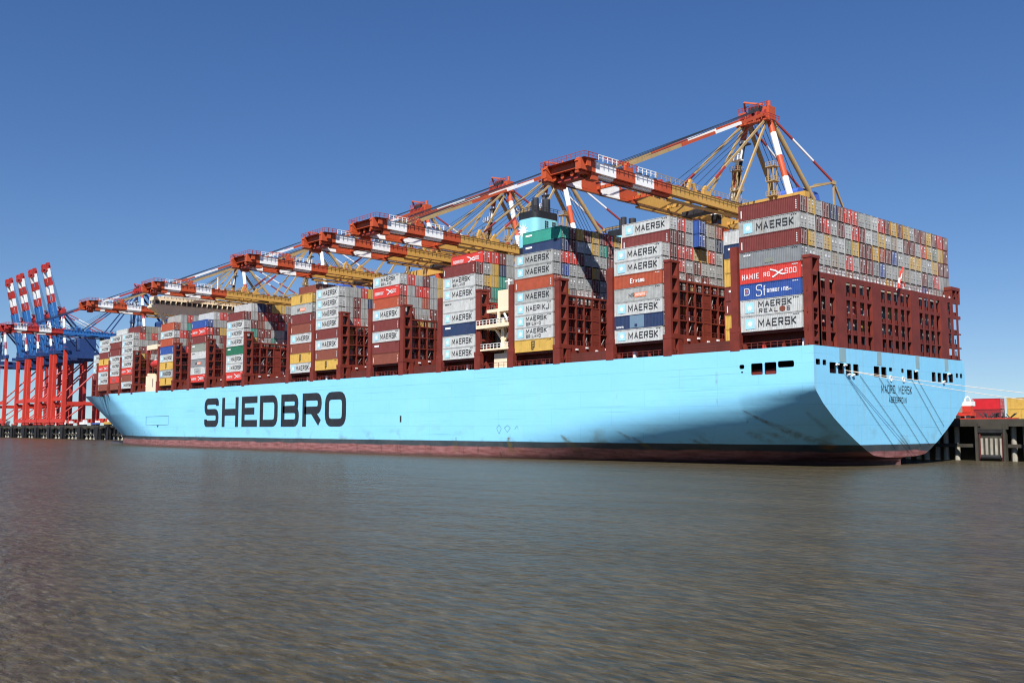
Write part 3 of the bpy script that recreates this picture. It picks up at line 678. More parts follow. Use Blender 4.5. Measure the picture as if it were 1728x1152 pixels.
def container(loc, colour, art, label, hscale=1, group=GROUP, rz=0, var=None):
    r = empty('shipping_container', loc, label, 'shipping container', group, rz); r.scale = (1, 1, hscale)
    b = PB.copy(); C.objects.link(b); b.parent = r; paint(b, M[colour])
    if var is None: var = 2 if colour == RD else 1 if colour in (LG, G_) and random.random() < .35 else random.choice((0, 3, 3, 3))
    dd = PD[var].copy(); C.objects.link(dd); dd.parent = r; paint(dd, M[colour])
    if art is not None: a = ART[art].copy(); C.objects.link(a); a.parent = r
    return r
WORD = {'M': 'MAERSK lettering', 'MR': 'two-line lettering and a rust patch', 'MB': 'two-line lettering', 'NK': 'worn lettering', 'SF': 'white script lettering', 'HS': 'white lettering and bird mark', 'HR': 'white lettering',
        'SM': 'small white text', 'SM2': 'small black text', 'PN': 'pale centre panel', 'OB': 'orange badge', 'CR': 'white script', 'YB': 'black emblem', 'WT': 'white plate', 'BX': 'boxed text', '': 'no lettering'}
WORD['M'] = 'black lettering'
total = 0; cand = []
camx, camy = 86.0, -141.7
for i, (X, zb, h, col) in enumerate(NEAR):
    for k, e in enumerate(col):
        if not e: continue
        D = math.hypot(X-camx, camy)
        nm = 'nearest the stern' if i == 0 else f'{ordinal(i+1)} from the stern'
        lab = f"{e[0]} container with {WORD[e[1]]}, {'lowest' if k == 0 else 'top' if k == len(col)-1 else ordinal(k+1)+' up'} in the outer stack {nm}"
        if len(lab.split()) > 16: lab = f"{e[0]} container, {'lowest' if k == 0 else 'top' if k == len(col)-1 else ordinal(k+1)+' up'} in the outer stack {nm}"
        cand.append((1e6/D, dict(loc=(X, near_y(i), zb+h*k+.01), colour=e[0], art=e[1], label=lab, hscale=(h-.04)/2.9)))
for i, (top, rows) in FACE.items():
    X, zb, h, col = NEAR[i]
    for r_, s in enumerate(rows):
        for c, colour in enumerate(row(s)):
            if colour is None: continue
            kc = c+2; y = .5+2.45*(kc-1); k = top-1-r_; D = math.hypot(X-camx, y-camy)
            rn = 'top' if r_ == 0 else ordinal(r_+1)
            lab = f"{colour} container end, {rn} row, column {ordinal(kc)} from the left, " + ('stern block' if i == 0 else f'{ordinal(i+1)} block from stern')
            proud = 1.3 if (i == 1 and colour == BL) else 0
            cand.append((1e4/D/(1+abs(kc)*.004), dict(loc=(X+proud+.02*random.random(), y, zb+h*k+.01), colour=colour, art=('' if (kc == 2 and k >= len(col)) else None), label=lab, hscale=(h-.04)/2.9)))
# second-row stacks that show their lettered sides above the outer stack
for i, k, colour, art in ((1, 8, LG, 'M'), (1, 7, DR, ''), (2, 9, TL, 'WT'), (2, 8, NV, 'WT'), (3, 8, RD, 'HR'), (7, 8, LG, 'M'), (8, 8, LG, 'M'), (6, 8, BR, '')):
    for s_, dct in cand:
        if dct['loc'][1] > 2.5 and dct['loc'][1] < 3.2 and abs(dct['loc'][0]-NEAR[i][0]) < .5 and abs(dct['loc'][2]-(NEAR[i][1]+NEAR[i][2]*k)) < .3:
            dct['art'] = art; dct['colour'] = colour; w0 = dct['label'].split(' container')[0]; dct['label'] = dct['label'].replace(w0, colour, 1)
# part-empty bay forward of the stern block
for k, colour in enumerate([Y_, Y_, DR, DR, Y_, Y_, NV, LG]):
    cand.append((1e5, dict(loc=(-14.9, .5+2.45*7-.8, 22.92+2.82*k), colour=colour, art='WT' if k in (3, 6) else None if colour == Y_ else '', label=f"{colour} container {'lowest' if k == 0 else ordinal(k+1)+' up'}, half hidden behind the stern block's left edge", hscale=.96)))
cand.sort(key=lambda t: -t[0])
QUAYN = 6; LIM = 300-QUAYN
for s_, dct in cand[:LIM]: container(**dct)
# everything beyond the first three hundred, and the rows hidden inside the bays, as one mass
rest = MB(); Wc = 2.42
taken = set((round(dct['loc'][0]/3), round(dct['loc'][1], 1), round(dct['loc'][2], 0)) for _, dct in cand)
def simple(x, y, z, h, colour, detail):
    rest.box(x-12.19, x, y, y+Wc, z, z+h-.05, colour)
    if detail:
        for yy in (.42, .95, 1.47, 2.0): rest.box(x+.003, x+.06, y+yy-.03, y+yy+.03, z+.12, z+h-.15, 'rod')
        rest.box(x+.003, x+.03, y+1.19, y+1.23, z+.1, z+h-.1, 'dark')
        if colour in (RD, LG, DR): rest.box(x+.003, x+.02, y+1.52, y+1.9, z+1.5, z+1.9, 'mark'); rest.box(x+.003, x+.02, y+.4, y+.8, z+2.2, z+2.35, 'mark')
for s_, dct in cand[LIM:]:
    x, y, z = dct['loc']; simple(x, y, z, dct['hscale']*2.9, dct['colour'], True)
pal = [G_, G_, DR, DR, LG, GG, Y_, BR, NV, G_, RD, SL]
for i, (X, zb, h, col) in enumerate(NEAR):
    top, rows = FACE.get(i, (len(col), []))
    for kc in range(2, 24):
        if i >= 12 and (kc < 3 or kc > 21): continue
        if i == 13 and (kc < 5 or kc > 19): continue
        mx = top if kc-2 < (len(rows[0]) if rows else 0) else top-1
        if i == 6: mx = 8
        for k in range(mx):
            y = .5+2.45*(kc-1)
            r_ = top-1-k
            if r_ < len(rows) and kc-2 < len(rows[r_]) : continue
            simple(X, y, zb+h*k+.01, h, random.choice(pal), kc < 12 or i == 0)
for Xb, c0, zb, tops in ((-14.9, 9, 22.9, 8), (-44.6, 12, 22.9, 8), (-100.3, 9, 22.9, 7), (-130.4, 8, 22.9, 7), (-174.5, 7, 22.9, 7), (-188.5, 8, 22.9, 7), (-216.9, 9, 22.5, 7), (-245, 6, 22.5, 7)):
    for kc in range(c0, 24):
        for k in range(tops): simple(Xb, .5+2.45*(kc-1), zb+2.75*k, 2.75, random.choice(pal), False)
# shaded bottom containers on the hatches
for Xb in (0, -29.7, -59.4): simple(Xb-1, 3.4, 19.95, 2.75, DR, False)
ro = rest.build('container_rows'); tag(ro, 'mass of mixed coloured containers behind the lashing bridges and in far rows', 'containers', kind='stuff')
for o in protos: bpy.data.objects.remove(o)

# hatch coamings and under-container gear
hc = MB()
for i, (X, zb, h, col) in enumerate(NEAR[:13]):
    hc.box(X-12.1, X-.1, 3.2, B-3.2, 19.8, zb-.15, 'deckred')
    hc.box(X-12.1, X-.1, .9, 1.1, zb-.5, zb-.05, 'lash')
    for j in range(9):
        x = X-.9-j*1.3; hc.bar((x, .35, 19.9), (x, .35, 20.95), .05, 'lash'); 
        if j % 3 == 0: hc.box(x-.3, x+.3, 2.2, 2.7, 19.9, 21.3, random.choice(('mark', 'lash', 'dark', 'c_red')))
    hc.bar((X-12, .35, 20.95), (X-.3, .35, 20.95), .05, 'lash'); hc.bar((X-12, .35, 20.5), (X-.3, .35, 20.5), .035, 'lash')
for X0, X1 in ((-28.3, -13.4), (-58, -42), (-84, -72), (-114, -98), (-144, -128), (-201, -172), (-229, -215), (-257, -243), (-296, -271)):
    hc.box(X0, X1, 3.4, B-3.4, 19.8, 22.0, 'deckred'); hc.rail([(X0, .35, 19.85), (X1, .35, 19.85)], 'lash', 1.1, 1.8, .04)
hc.build('hatch_coaming', ship)
lash_frame(.45, 35.0, 32.3, solid=(), stern=True)
for X, hp, ht in ((-28.95, 38.0, 34.4), (-58.65, 38.0, 34.6), (-84.7, 38.4, 35.6), (-115.0, 37.8, 34.2), (-144.6, 38.6, 35), (-202.0, 37.4, 34), (-230.0, 37.0, 33.8), (-257.9, 37.5, 34), (-297.5, 37, 33.6)):
    lash_frame(X, hp, ht, solid=(4,))
for X, hp in ((-13.85, 38.2), (-43.5, 38.2), (-73.2, 38.2), (-99.2, 37.8), (-129.6, 38), (-159.05, 37.8), (-173.4, 37.8), (-216.3, 37), (-244.3, 36.8), (-272.2, 37), (-311.3, 35), (-324.1, 34.5), (-338.2, 34)):
    short_post(X, hp)
# open frame at the bow
bf = MB()
for y in (3, 5.4, 7.9, 10.3, 14, 18):
    for X in (-339.5, -351): bf.bar((X, y, 20.2), (X, y, 29), .25, 'lash')
for z in (22.5, 25, 27.4):
    bf.bar((-339.5, 3, z), (-339.5, 18, z), .14, 'lash'); bf.bar((-351, 3, z), (-351, 18, z), .14, 'lash'); bf.bar((-339.5, 3, z), (-351, 3, z), .14, 'lash')
bf.build('bow_frame', ship)
# breakwater and foremast
fm = MB(); fm.box(-372, -371, 14, B-14, 20.3, 24, 'cream'); fm.build('breakwater', ship)
fm = MB(); fm.bar((-405, YC, 21), (-405, YC, 34), .35, 'cream', 8, .2); fm.bar((-405, YC-1.5, 31), (-405, YC+1.5, 31), .1, 'cream'); fm.build('foremast', ship)

# ---------------- funnels
def funnel(y0, y1, x0, x1, mirror=False):
    f = MB(); zt = 57.0
    def ring(z, mx, inset=0):
        return [(a, b, z) for a, b in rounded([(x0+inset, y0+inset), (x1-inset, y0+inset), (x1-inset, y1-inset), (x0+inset, y1-inset)], 1.6, True, 5)]
    def loft(z0, z1, m, ins=0):
        a, b = ring(z0, m, ins), ring(z1, m, ins)
        for i in range(len(a)): j = (i+1) % len(a); f.face([a[i], a[j], b[j], b[i]], m)
        f.face(b, m)
    loft(20, 48.6, 'funnelblack'); loft(48.6, 55.3, 'casing', -.03); loft(55.3, 57.0, 'funnelblack', -.06)  # black below the blue band is the casing's shadow, put into its colour
    o = f.build('funnel', ship, smooth=False)
    s_ = MB()
    for a, b, hh, r in ((.25, .2, 3.2, .75), (.5, .30, 3.0, .5), (.35, .72, 3.6, .95), (.7, .85, 2.2, .5)):
        X = x1+(x0-x1)*a; Y = y0+(y1-y0)*b; s_.bar((X, Y, 56.5), (X, Y, 57+hh), r, 'dark', 12)
    s_.rail([(x0, y0, 57), (x1, y0, 57), (x1, y1, 57)], 'dark', .9, 1.2, .05)
    s_.build('exhaust_pipe', o)
    l_ = MB()
    for k, yy in enumerate((y0+3.0, y0+5.4)):
        for a in range(6):
            for b in range(2): l_.box(x1+.04, x1+.08, yy+b*.62, yy+b*.62+.5, 51.6+a*.55, 52.0+a*.55, 'dark')
    l_.build('louvre', o)
    if not mirror:
        st = MB(); cx, cz = (x0+x1)/2-1.0, 52.5; n = 11
        for i in range(n):
            t = 2*math.pi*i/n+math.pi/2; a = t-math.pi/n; b = t+math.pi/n; P = lambda q, r: (cx+r*math.cos(q), y0-.06, cz+r*math.sin(q))
            st.face([P(0, 0), P(a, .85), P(t, 2.0), P(b, .85)], 'white')
        st.build('star_emblem', o)
funnel(9.4, 17.3, -80.6, -74.2); funnel(40.5, 48.5, -80.6, -74.2, True)
# cream engine-casing tower by the ship's side between the bays
ct = MB()
ct.box(-80, -73.4, 1.8, 9, 19.8, 23.2, 'cream'); ct.box(-77.5, -73.6, 2.6, 9, 23.2, 29, 'cream'); ct.box(-77.2, -76.2, 1.4, 2.4, 29, 36, 'cream')
ct.box(-83.5, -73.0, .3, 9, 28.6, 29.0, 'cream'); ct.box(-84.2, -73.0, -.2, 9, 33.7, 34.5, 'cream'); ct.box(-80.8, -73, .2, 9, 37.2, 37.9, 'cream')
ct.box(-77, -73.1, .3, 6, 37.9, 42, 'cream'); ct.box(-76.9, -76.4, .0, .5, 34.5, 37.2, 'cream'); ct.box(-82, -76, 4, 9, 34.5, 37.2, 'dark'); ct.box(-82, -74, 4, 9, 29, 33.6, 'dark')
for s_ in (-1, 1): ct.bar((-76.7, 1.9, 30.5), (-76.7+s_*3, 1.9, 33.7), .25, 'cream')
ct.rail([(-84.2, -.1, 34.5), (-73, -.1, 34.5)], 'white', 1.1, 1.2, .05); ct.rail([(-83.4, .4, 29), (-73, .4, 29)], 'white', 1.1, 1.2, .05); ct.rail([(-80.8, .3, 37.9), (-77, .3, 37.9)], 'c_red', 1.1, .8, .05)
ct.bar((-74, 1, 42), (-74, 1, 44.5), .2, 'white', 8); ct.bar((-75.3, 1, 44), (-72.9, 1, 44), .12, 'white'); ct.bar((-74.6, .1, 36.6), (-73.6, .1, 35.2), .25, 'white', 8)
ct.v = [(x, y, z if z < 23.5 else max(23.2, z-4.7)) for x, y, z in ct.v]
ct.build('casing_tower', ship)
# ---------------- wheelhouse
wh = MB(); x0, x1 = -284.5, -278.6; z0 = 52.8
wh.box(x0, x1, .4, B-.4, z0, z0+.9, 'cream')
wh.face([(x1, 5, z0-2.4), (x1, B-5, z0-2.4), (x1, B-.5, z0), (x1, .5, z0)], 'cream'); wh.box(x0+1, x1-.02, 16, B-16, 20, z0-2.4, 'cream'); wh.box(x0, x1-.03, 5, B-5, z0-2.45, z0-2.4, 'cream'); wh.face([(x0, .5, z0), (x1, .5, z0), (x1, 5, z0-2.4), (x0, 5, z0-2.4)], 'cream')
wh.box(x0+.4, x1-.4, .9, B-.9, z0+2.8, z0+4.2, 'cream'); wh.box(x0+1, x1-1.5, 5, B-5, z0+4.2, z0+4.9, 'light grey')
for i in range(27):
    y = .9+i*(B-1.8-.35)/26; wh.box(x1-.75, x1-.4, y, y+.35, z0+.9, z0+2.8, 'cream')
wh.box(x0+.4, x1-.4, .9, 1.1, z0+.9, z0+1.4, 'cream'); wh.box(x1-.75, x1-.42, 1.1, B-1.1, z0+.9, z0+1.25, 'cream')
for i in range(3): wh.box(x0+.4+i*2.2, x0+.7+i*2.2, .92, 1.12, z0+1.4, z0+2.8, 'cream')
who = wh.build('wheelhouse', ship)
wg = MB(); wg.box(x0+.6, x1-.85, 1.3, B-1.3, z0+.9, z0+2.85, 'glass'); wg.build('window', who)
wm = MB(); wm.rail([(x1-.5, 6, z0+4.2), (x1-.5, B-6, z0+4.2)], 'white', 1.2, 1.6, .05)
wm.bar((-284, YC, z0+5), (-284, YC, z0+15), .4, 'cream', 8, .2); wm.bar((-284, YC-4, z0+10), (-284, YC+4, z0+10), .15, 'cream')
wm.bar((-281, 26, z0-1), (-281, 31, z0+3.4), .8, 'cream'); wm.bar((-279.5, 12.5, z0-.5), (-279.5, 12.5, z0-8), .6, 'cream'); wm.bar((-279.5, 3, z0-.5), (-279.5, 6.5, z0-8), .6, 'cream')
wm.build('mast', who)
ph = MB(); ph.box(-283, -273.4, .2, 8, 19.8, 26.2, 'cream'); ph.box(-281.5, -279.7, .15, 8, 26.2, 27.2, 'cream'); ph.box(-276.6, -275.7, .1, .3, 22, 25, 'tan'); ph.box(-283, -273.2, .2, 7, 36.2, 38.0, 'cream'); ph.box(-283, -282.2, .3, 1.1, 26, 36.2, 'lash'); ph.build('deck_house', ship)
# lifeboat in its davits
lb = empty('lifeboat', (-277, 1.6, 29), 'red enclosed lifeboat hanging above the cream deck house near the bow', 'lifeboat')
b = MB(); secs = []
for i in range(9):
    t = i/8; X = -4.5+9*t; s_ = math.sin(math.pi*min(max(t, .04), .96))**.5
    secs.append([(X, 1.5*s_*math.cos(a*math.pi/6), 1.6+(1.6*s_ if math.sin(a*math.pi/6) > 0 else 1.5*s_)*math.sin(a*math.pi/6)) for a in range(12)])
for a_, b_ in zip(secs, secs[1:]):
    for k in range(12): b.face([a_[k], a_[(k+1) % 12], b_[(k+1) % 12], b_[k]], 'c_darkred' if k < 7 else 'c_red')
b.build('boat_hull', lb, smooth=True); b = MB()
for x in (-3, 3): b.bar((x, .5, 3), (x, 2.5, 5.5), .15, 'white'); b.bar((x, 2.5, 5.5), (x, 2.5, 0), .15, 'white')
b.build('davit', lb)

# mooring ropes, and dark tubes drawn as their shadows
def rope(pts, r, m, name, label, group=None, sag=0):
    mb = MB(); p0, p1 = Vector(pts[0]), Vector(pts[1]); prev = None
    for i in range(25):
        t = i/24; c = p0.lerp(p1, t)-Vector((0, 0, sag*4*t*(1-t)))
        if prev is not None: mb.bar(prev, c, r, m, 6)
        prev = c
    tag(mb.build(name), label, 'rope', group)
rope(((XT+.35, 9.7, 16.0), (28.2, 66, 11.0)), .045, 'rope', 'mooring_rope', 'upper pale mooring rope running from the stern past the transom to the quay', sag=.35)
rope(((XT+.35, 9.2, 16.05), (28.1, 66, 9.5)), .045, 'rope', 'mooring_rope', 'lower sagging pale mooring rope running from the stern to the quay', sag=.7)
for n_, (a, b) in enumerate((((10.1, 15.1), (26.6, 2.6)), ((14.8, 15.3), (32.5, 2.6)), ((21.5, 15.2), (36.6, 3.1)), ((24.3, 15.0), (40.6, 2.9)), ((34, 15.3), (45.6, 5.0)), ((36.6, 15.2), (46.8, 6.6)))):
    rope(((XT+.12, a[0], a[1]), (XT+.12, b[0], b[1])), .035, 'mark_ropeshade', 'rope_shadow_line', f"dark tube drawn as rope shadow on the transom, {ordinal(n_+1)} of six from the left", 'rope shadows drawn down the transom')  # thin dark tubes in place of the shadows cast by the ropes

# ------------------------------------------------------------------ quay wall
qw = empty('quay_wall', (0, QY, 0), 'dark concrete quay wall on piles behind the ship', 'quay wall')
o3 = (0, QY, 0)
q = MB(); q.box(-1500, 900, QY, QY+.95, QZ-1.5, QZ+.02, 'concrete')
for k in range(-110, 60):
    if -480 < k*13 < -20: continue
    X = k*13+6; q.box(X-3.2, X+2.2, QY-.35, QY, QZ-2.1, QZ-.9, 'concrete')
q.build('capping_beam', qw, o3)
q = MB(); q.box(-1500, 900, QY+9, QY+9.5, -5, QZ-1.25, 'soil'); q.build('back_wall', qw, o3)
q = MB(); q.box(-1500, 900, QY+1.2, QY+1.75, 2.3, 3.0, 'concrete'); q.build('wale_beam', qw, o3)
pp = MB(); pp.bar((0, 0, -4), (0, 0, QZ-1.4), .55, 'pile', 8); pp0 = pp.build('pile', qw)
locs = [x for x in [-735+3.4*i for i in range(76)] if x < -478]+[-14+2.1*i for i in range(6)]+[8.2+2.1*i for i in range(4)]
for i, x in enumerate(locs[:98]):
    o = pp0 if i == 0 else pp0.copy()
    if i: C.objects.link(o)
    o.location = (x, 2.5+.6*(i % 2), 0)
ff = MB()   # fender panel frame
ff.box(-3.0, -2.5, -.5, .6, -2, 7.2, 'concrete'); ff.box(2.5, 3.0, -.5, .6, -2, 7.2, 'concrete'); ff.box(-2.5, 2.5, -.3, .6, 5.3, 6.4, 'fender'); ff.box(-2.5, 2.5, .2, .9, .2, 5.3, 'soil')
ffd = empty('quay_fender', (4.7, QY, 0), 'recessed quay bay with upright timbers and a black rubber fender beside the stern', 'fender', 'fenders along the quay wall')
ff.build('frame', ffd); ft = MB()
for k in range(5): ft.box(-2.1+k*.95, -1.65+k*.95, -.05, .2, .4, 4.2, 'pile')
for k in (-2.35, 2.1): ft.box(k, k+.3, -.12, .2, -.5, 5.2, 'deckred')
ft.build('timber', ffd); ft = MB(); ft.bar((-1.9, -.35, .35), (1.9, -.35, .35), .5, 'fender', 10); ft.build('rubber_fender', ffd)
bf0 = MB(); bf0.box(-2.2, 2.2, -.9, .9, -3, 7.3, 'fender'); bf0.box(-2.6, 2.6, -1.1, -.9, .3, 6.9, 'fender'); bf0.box(-1.7, 1.7, -.6, .6, 7.3, 7.9, 'concrete')
b0 = empty('quay_fender', (-700, QY, 0), 'tall black quay fender', 'fender', 'fenders along the quay wall'); bf0.build('fender_block', b0)
fx = [-730, -700, -670, -640, -611, -583, -549, -517, -499, 14.5]
for i, x in enumerate(fx):
    o = b0 if i == 0 else copy_tree(b0); o.location = (x, QY-.5, 0)
    o['label'] = 'tall black quay fender at the right edge of the photo' if x > 0 else f"tall black quay fender below the red cranes, {ordinal(i+1)} from the left"

# ------------------------------------------------------------------ cranes
GZ = 60.3
def crane(pal, label, group, raised=False, origin=(0, 66, QZ)):
    O, Wt, Yl, Tn, Mr, Lg, Hs = pal     # tip colour, white, girder, stays, stay red, legs, house
    r = empty('quay_crane', origin, label, 'crane', group); off = (0, 66, QZ)
    th = R(78); hy, hz = 60.0, 58.5
    def T(mb):
        if raised:
            c, s_ = math.cos(th), math.sin(th); nv = []
            for (x, y, z) in mb.v:
                if y < hy+.01:
                    a, b = (hy-y)*.93, z-hz; nv.append((x, hy+6-(a*c-b*.7*s_), hz+a*s_+b*c))
                else: nv.append((x, y, z))
            mb.v = nv
        return mb
    def zt(y): return GZ-.02*(y+1)
    cuts = [(-5.4, O), (-1, O), (5.2, Wt), (11.3, O), (17.4, Wt), (23.6, O), (60, Yl)]
    for x in (5, -5):
        g = MB()
        for (a, _), (b, m) in zip(cuts, cuts[1:]):
            za, zb_ = zt(a), zt(b); w_ = .75
            i = len(g.v); k = g.mi(m)
            for y, z in ((a, za), (b, zb_)):
                for xx, zz in ((x-w_, z-2.25), (x+w_, z-2.25), (x+w_, z), (x-w_, z)): g.v.append((xx, y, zz))
            for f in ((0, 1, 5, 4), (1, 2, 6, 5), (2, 3, 7, 6), (3, 0, 4, 7), (3, 2, 1, 0), (4, 5, 6, 7)): g.f.append(tuple(i+t for t in f)); g.m.append(k)
            g.box(x-(.95 if x > 0 else -.0)-.0, x+(.0 if x > 0 else .95), a+.05, b-.05, min(za, zb_)-2.75, min(za, zb_)-2.3, m)   # trolley rail flange
        T(g).build('boom_girder', r, off)
    rg = MB(); Yr = 'c_navy' if Lg == 'c_red' else Yl  # navy on red-legged cranes: shade put into rear girder and top beam
    for x in (5, -5): rg.box(x-.75, x+.75, 60.02, 106, 56.8, 59.1, Yr)
    rg.box(-5.8, 5.8, 104.5, 106.1, 56.9, 59.0, Yr); rg.build('rear_girder', r, off)
    h = MB()      # boom head
    h.box(-5.9, 5.9, -4.6, -2.6, 57.9, 60.4, O); h.box(-6.6, 6.8, -7.6, -6.4, 58.9, 60.5, O)
    h.face([(-7, -8.6, 60.5), (7, -8.6, 60.5), (7.2, -4.6, 60.6), (-7.2, -4.6, 60.6)], O); h.face([(-7, -8.6, 60.35), (-7.2, -4.6, 60.45), (7.2, -4.6, 60.45), (7, -8.6, 60.35)], O)
    for x in (-5, 5): h.bar((x, -6.4, 58.6), (x, -8.8, 60.3), .5, O); h.box(x-.9, x+.9, -5.5, -3.4, 56.6, 58.2, O)
    for x in (-4, -1.5, 1.5, 4): h.bar((x, -7.0, 58.2), (x, -4.8, 58.2), .55, O, 8); h.bar((x, -6.4, 60.4), (x, -3, 61.2), .3, O)
    h.box(-3.5, 3.5, -6.5, -4.8, 57.2, 58.0, Mr); h.box(-6.8, -5.2, -8.2, -5.5, 57.4, 58.6, O)
    h.v = [(x*.92, y+3.5, z) for x, y, z in h.v]
    T(h).build('boom_head', r, off)
    rl = MB()
    rl.rail([(-6.4, -1.2, 60.6), (-6.4, -5.1, 60.6), (6.4, -5.1, 60.6), (6.4, -1.2, 60.6)], Mr, 1.1, 1.3, .045)
    for x, s_ in ((5, 1), (-5, -1)):
        xo = x+s_*1.5; rl.rail([(xo, -4, 60.5), (xo, -1, 60.45)], Mr, 1.2, 1.4, .055)
        rl.rail([(xo, -1, 60.4), (xo, 5.2, 60.3)], Wt, 1.2, 1.4, .055); rl.rail([(xo, 5.2, 60.3), (xo, 11.3, 60.15)], Mr, 1.2, 1.4, .055)
        rl.rail([(xo, 11.3, 60.1), (xo, 17.4, 60.0)], Wt, 1.2, 1.4, .055); rl.rail([(xo, 17.4, 60.0), (xo, 58, 59.2)], Mr if raised else Tn, 1.1, 1.6, .05)
        rl.box(x-.5, x+.5, -4, 58, 60.42, 60.5, 'rust') if False else None
        for k in range(24):
            y = -3+k*2.6; rl.box(x-.35+random.uniform(-.3, .3), x+.25, y, y+random.uniform(.5, 1.8), zt(y)+.0, zt(y)+random.uniform(.25, .7), random.choice(('rust', 'cable', Mr)))
    rl.rail([(4.2, 3, 61.5), (4.2, 9.5, 61.7)], O, .8, 1.2, .09)
    if not raised: T(rl).build('handrail', r, off)
    fx_ = MB()     # cable trays, festoon and drive boxes on top, cross ties between the girders
    for y in (-2, 10, 22, 34, 46, 58): fx_.box(-4.3, 4.3, y, y+.5, zt(y)-1.9, zt(y)-1.2, O if y < 23 else Yl)
    for x in (4.1, -4.1): fx_.bar((x, -3, 57.3), (x, 58, 56.4), .12, 'rust')
    for y in (9.5, 36.5):
        for x in (5, -5): fx_.box(x-.7, x+.7, y-1.3, y+1.3, zt(y), zt(y)+.9, Yl if y > 20 else O); fx_.bar((x, y-.8, zt(y)+.6), (x, y+.3, zt(y)+2.1), .35, Yl if y > 20 else O)
    for x in (5, -5): fx_.bar((x, 30, zt(30)), (x, 31.2, zt(30)+2.6), .35, Yl); fx_.bar((x, 33, zt(33)), (x, 32, zt(33)+2), .3, Yl)
    if raised: fx_.v = [(x, y, min(z, 60.6)) for x, y, z in fx_.v]
    T(fx_).build('boom_fitting', r, off)
    a = MB()      # apex frame
    a.box(-4.0, 4.0, 65.2, 66.8, 84.8, 86.6, O); a.box(-4.6, -2.4, 64.4, 67.6, 84.2, 87.4, O); a.box(2.4, 4.4, 64.6, 67.4, 84.2, 87.6, O)
    a.box(-1.6, 1.4, 64.4, 67.2, 86.6, 88.3, 'dark'); a.box(-4.8, 4.8, 63.2, 64.9, 83.6, 84.0, O); a.bar((-3.4, 66, 87), (-2.2, 63.5, 89.6), .22, O); a.bar((-2.2, 63.5, 89.6), (2.0, 66, 88.6), .2, O)
    for x in (-3.3, -1.2, 1.2, 3.3): a.bar((x-.35, 64.4, 85.6), (x+.35, 64.4, 85.6), 1.1, Mr, 10)
    a.rail([(-5, 63, 84), (5, 63, 84), (5, 68.5, 84)], Mr, 1.2, 1.2, .06); a.rail([(-4.6, 64.4, 87.5), (4.4, 64.4, 87.6)], Mr, 1.1, 1.2, .06)
    a.bar((3.4, 66, 87.6), (3.4, 66, 89.2), .5, O, 8); a.build('apex_frame', r, off)
    for s_ in (1, -1):
        l_ = MB(); p0, p1 = Vector((s_*3.3, 66, 85.2)), Vector((s_*8.9, 66, 63.8)); L = p0.z-p1.z
        l_.sbar(p0, p1, .78, [((85.2-80.6)/L, O), ((85.2-74.4)/L, Wt), ((85.2-68.7)/L, O), (1, Wt)], 12); l_.build('front_leg', r, off)
        l_ = MB(); l_.bar((s_*3.3, 66.8, 85), (s_*6.0, 89, 59.2), .62, Tn, 12); l_.build('back_leg', r, off)
        l_ = MB()
        if not raised:
            l_.sbar((s_*3.4, 65.5, 86), (s_*5, 9.5, 61.6), .22, [(.22, O), (.42, Wt), (.66, O), (1, Tn)], h=.36)
            l_.sbar((s_*3.4, 65.5, 85), (s_*5, 36.5, 60.8), .16, [(.7, Tn), (.85, Mr), (1, Tn)], h=.28)
            l_.bar((s_*3.2, 65.5, 84.4), (s_*5, 48.5, 60.0), .2, Tn, h=.3)
        else:
            l_.bar((s_*3.4, 65.5, 86), (s_*5, 63, 72), .2, Wt); l_.bar((s_*5, 63, 72), (s_*5, 57.5, 96), .2, Wt)
        l_.build('forestay', r, off)
        l_ = MB(); l_.sbar((s_*3.4, 66.8, 85.4), (s_*5, 94, 72.6), .2, [(.33, Mr), (.66, Wt), (1, Mr)], h=.26); l_.build('backstay', r, off)
    rf = MB()
    for x in (5, -5):
        rf.bar((x, 94, 72.6), (x, 84, 70.2), .22, Tn); rf.bar((x, 94, 72.6), (x, 104, 59.2), .24, Tn, h=.26); rf.bar((x, 94, 72.3), (x, 94, 59.1), .22, Tn); rf.box(x-.35, x+.35, 93.2, 94.8, 72.0, 73.0, Tn)
    rf.bar((-5, 94, 72.6), (5, 94, 72.6), .25, Tn); rf.build('rear_frame', r, off)
    hs_ = MB(); hp = rounded([(77, 59.2), (77, 68.8), (88, 68.8), (88, 59.2)], 1.8, True, 4)
    for i in range(len(hp)):
        j = (i+1) % len(hp); hs_.face([(-4.2, *hp[i]), (-4.2, *hp[j]), (4.2, *hp[j]), (4.2, *hp[i])], Hs)
    hs_.face([(4.2, *p_) for p_ in hp], Hs); hs_.face([(-4.2, *p_) for p_ in hp][::-1], Hs); hs_.build('machinery_house', r, off)
    cb = MB()     # hoist cables
    for x in (-2.4, -1.2, 0, 1.2, 2.4):
        if not raised: cb.bar((x, 65, 87.2), (x*1.4, 6+abs(x), 61.2), .07, 'cable'); cb.bar((x*1.2, 65, 84), (x*1.6, 33+x, 60.4), .05, 'cable')
        else: cb.bar((x, 65, 87.2), (x*1.4, 57, 112), .06, 'cable')
        cb.bar((x, 67, 86.6), (x, 80, 69), .05, 'cable')
    cb.build('cable', r, off)
    for x, z0, z1 in ((4.2, 64, 71.5), (-6.4, 62, 72.5)):
        tw = MB()     # access towers between the front legs
        for dx in (0, 1.5):
            for dy in (0, 1.5): tw.bar((x+dx, 63.8+dy, z0-3), (x+dx, 63.8+dy, z1), .12, Tn)
        for z in (z0, (z0+z1)/2, z1): tw.box(x-.5, x+2, 63.4, 65.8, z-.1, z+.1, Tn); tw.rail([(x-.5, 63.4, z), (x+2, 63.4, z), (x+2, 65.8, z)], Tn, 1.1, .8, .05)
        tw.bar((x, 63.8, z0), (x+1.5, 63.8, z1), .08, Tn); tw.build('access_tower', r, off)
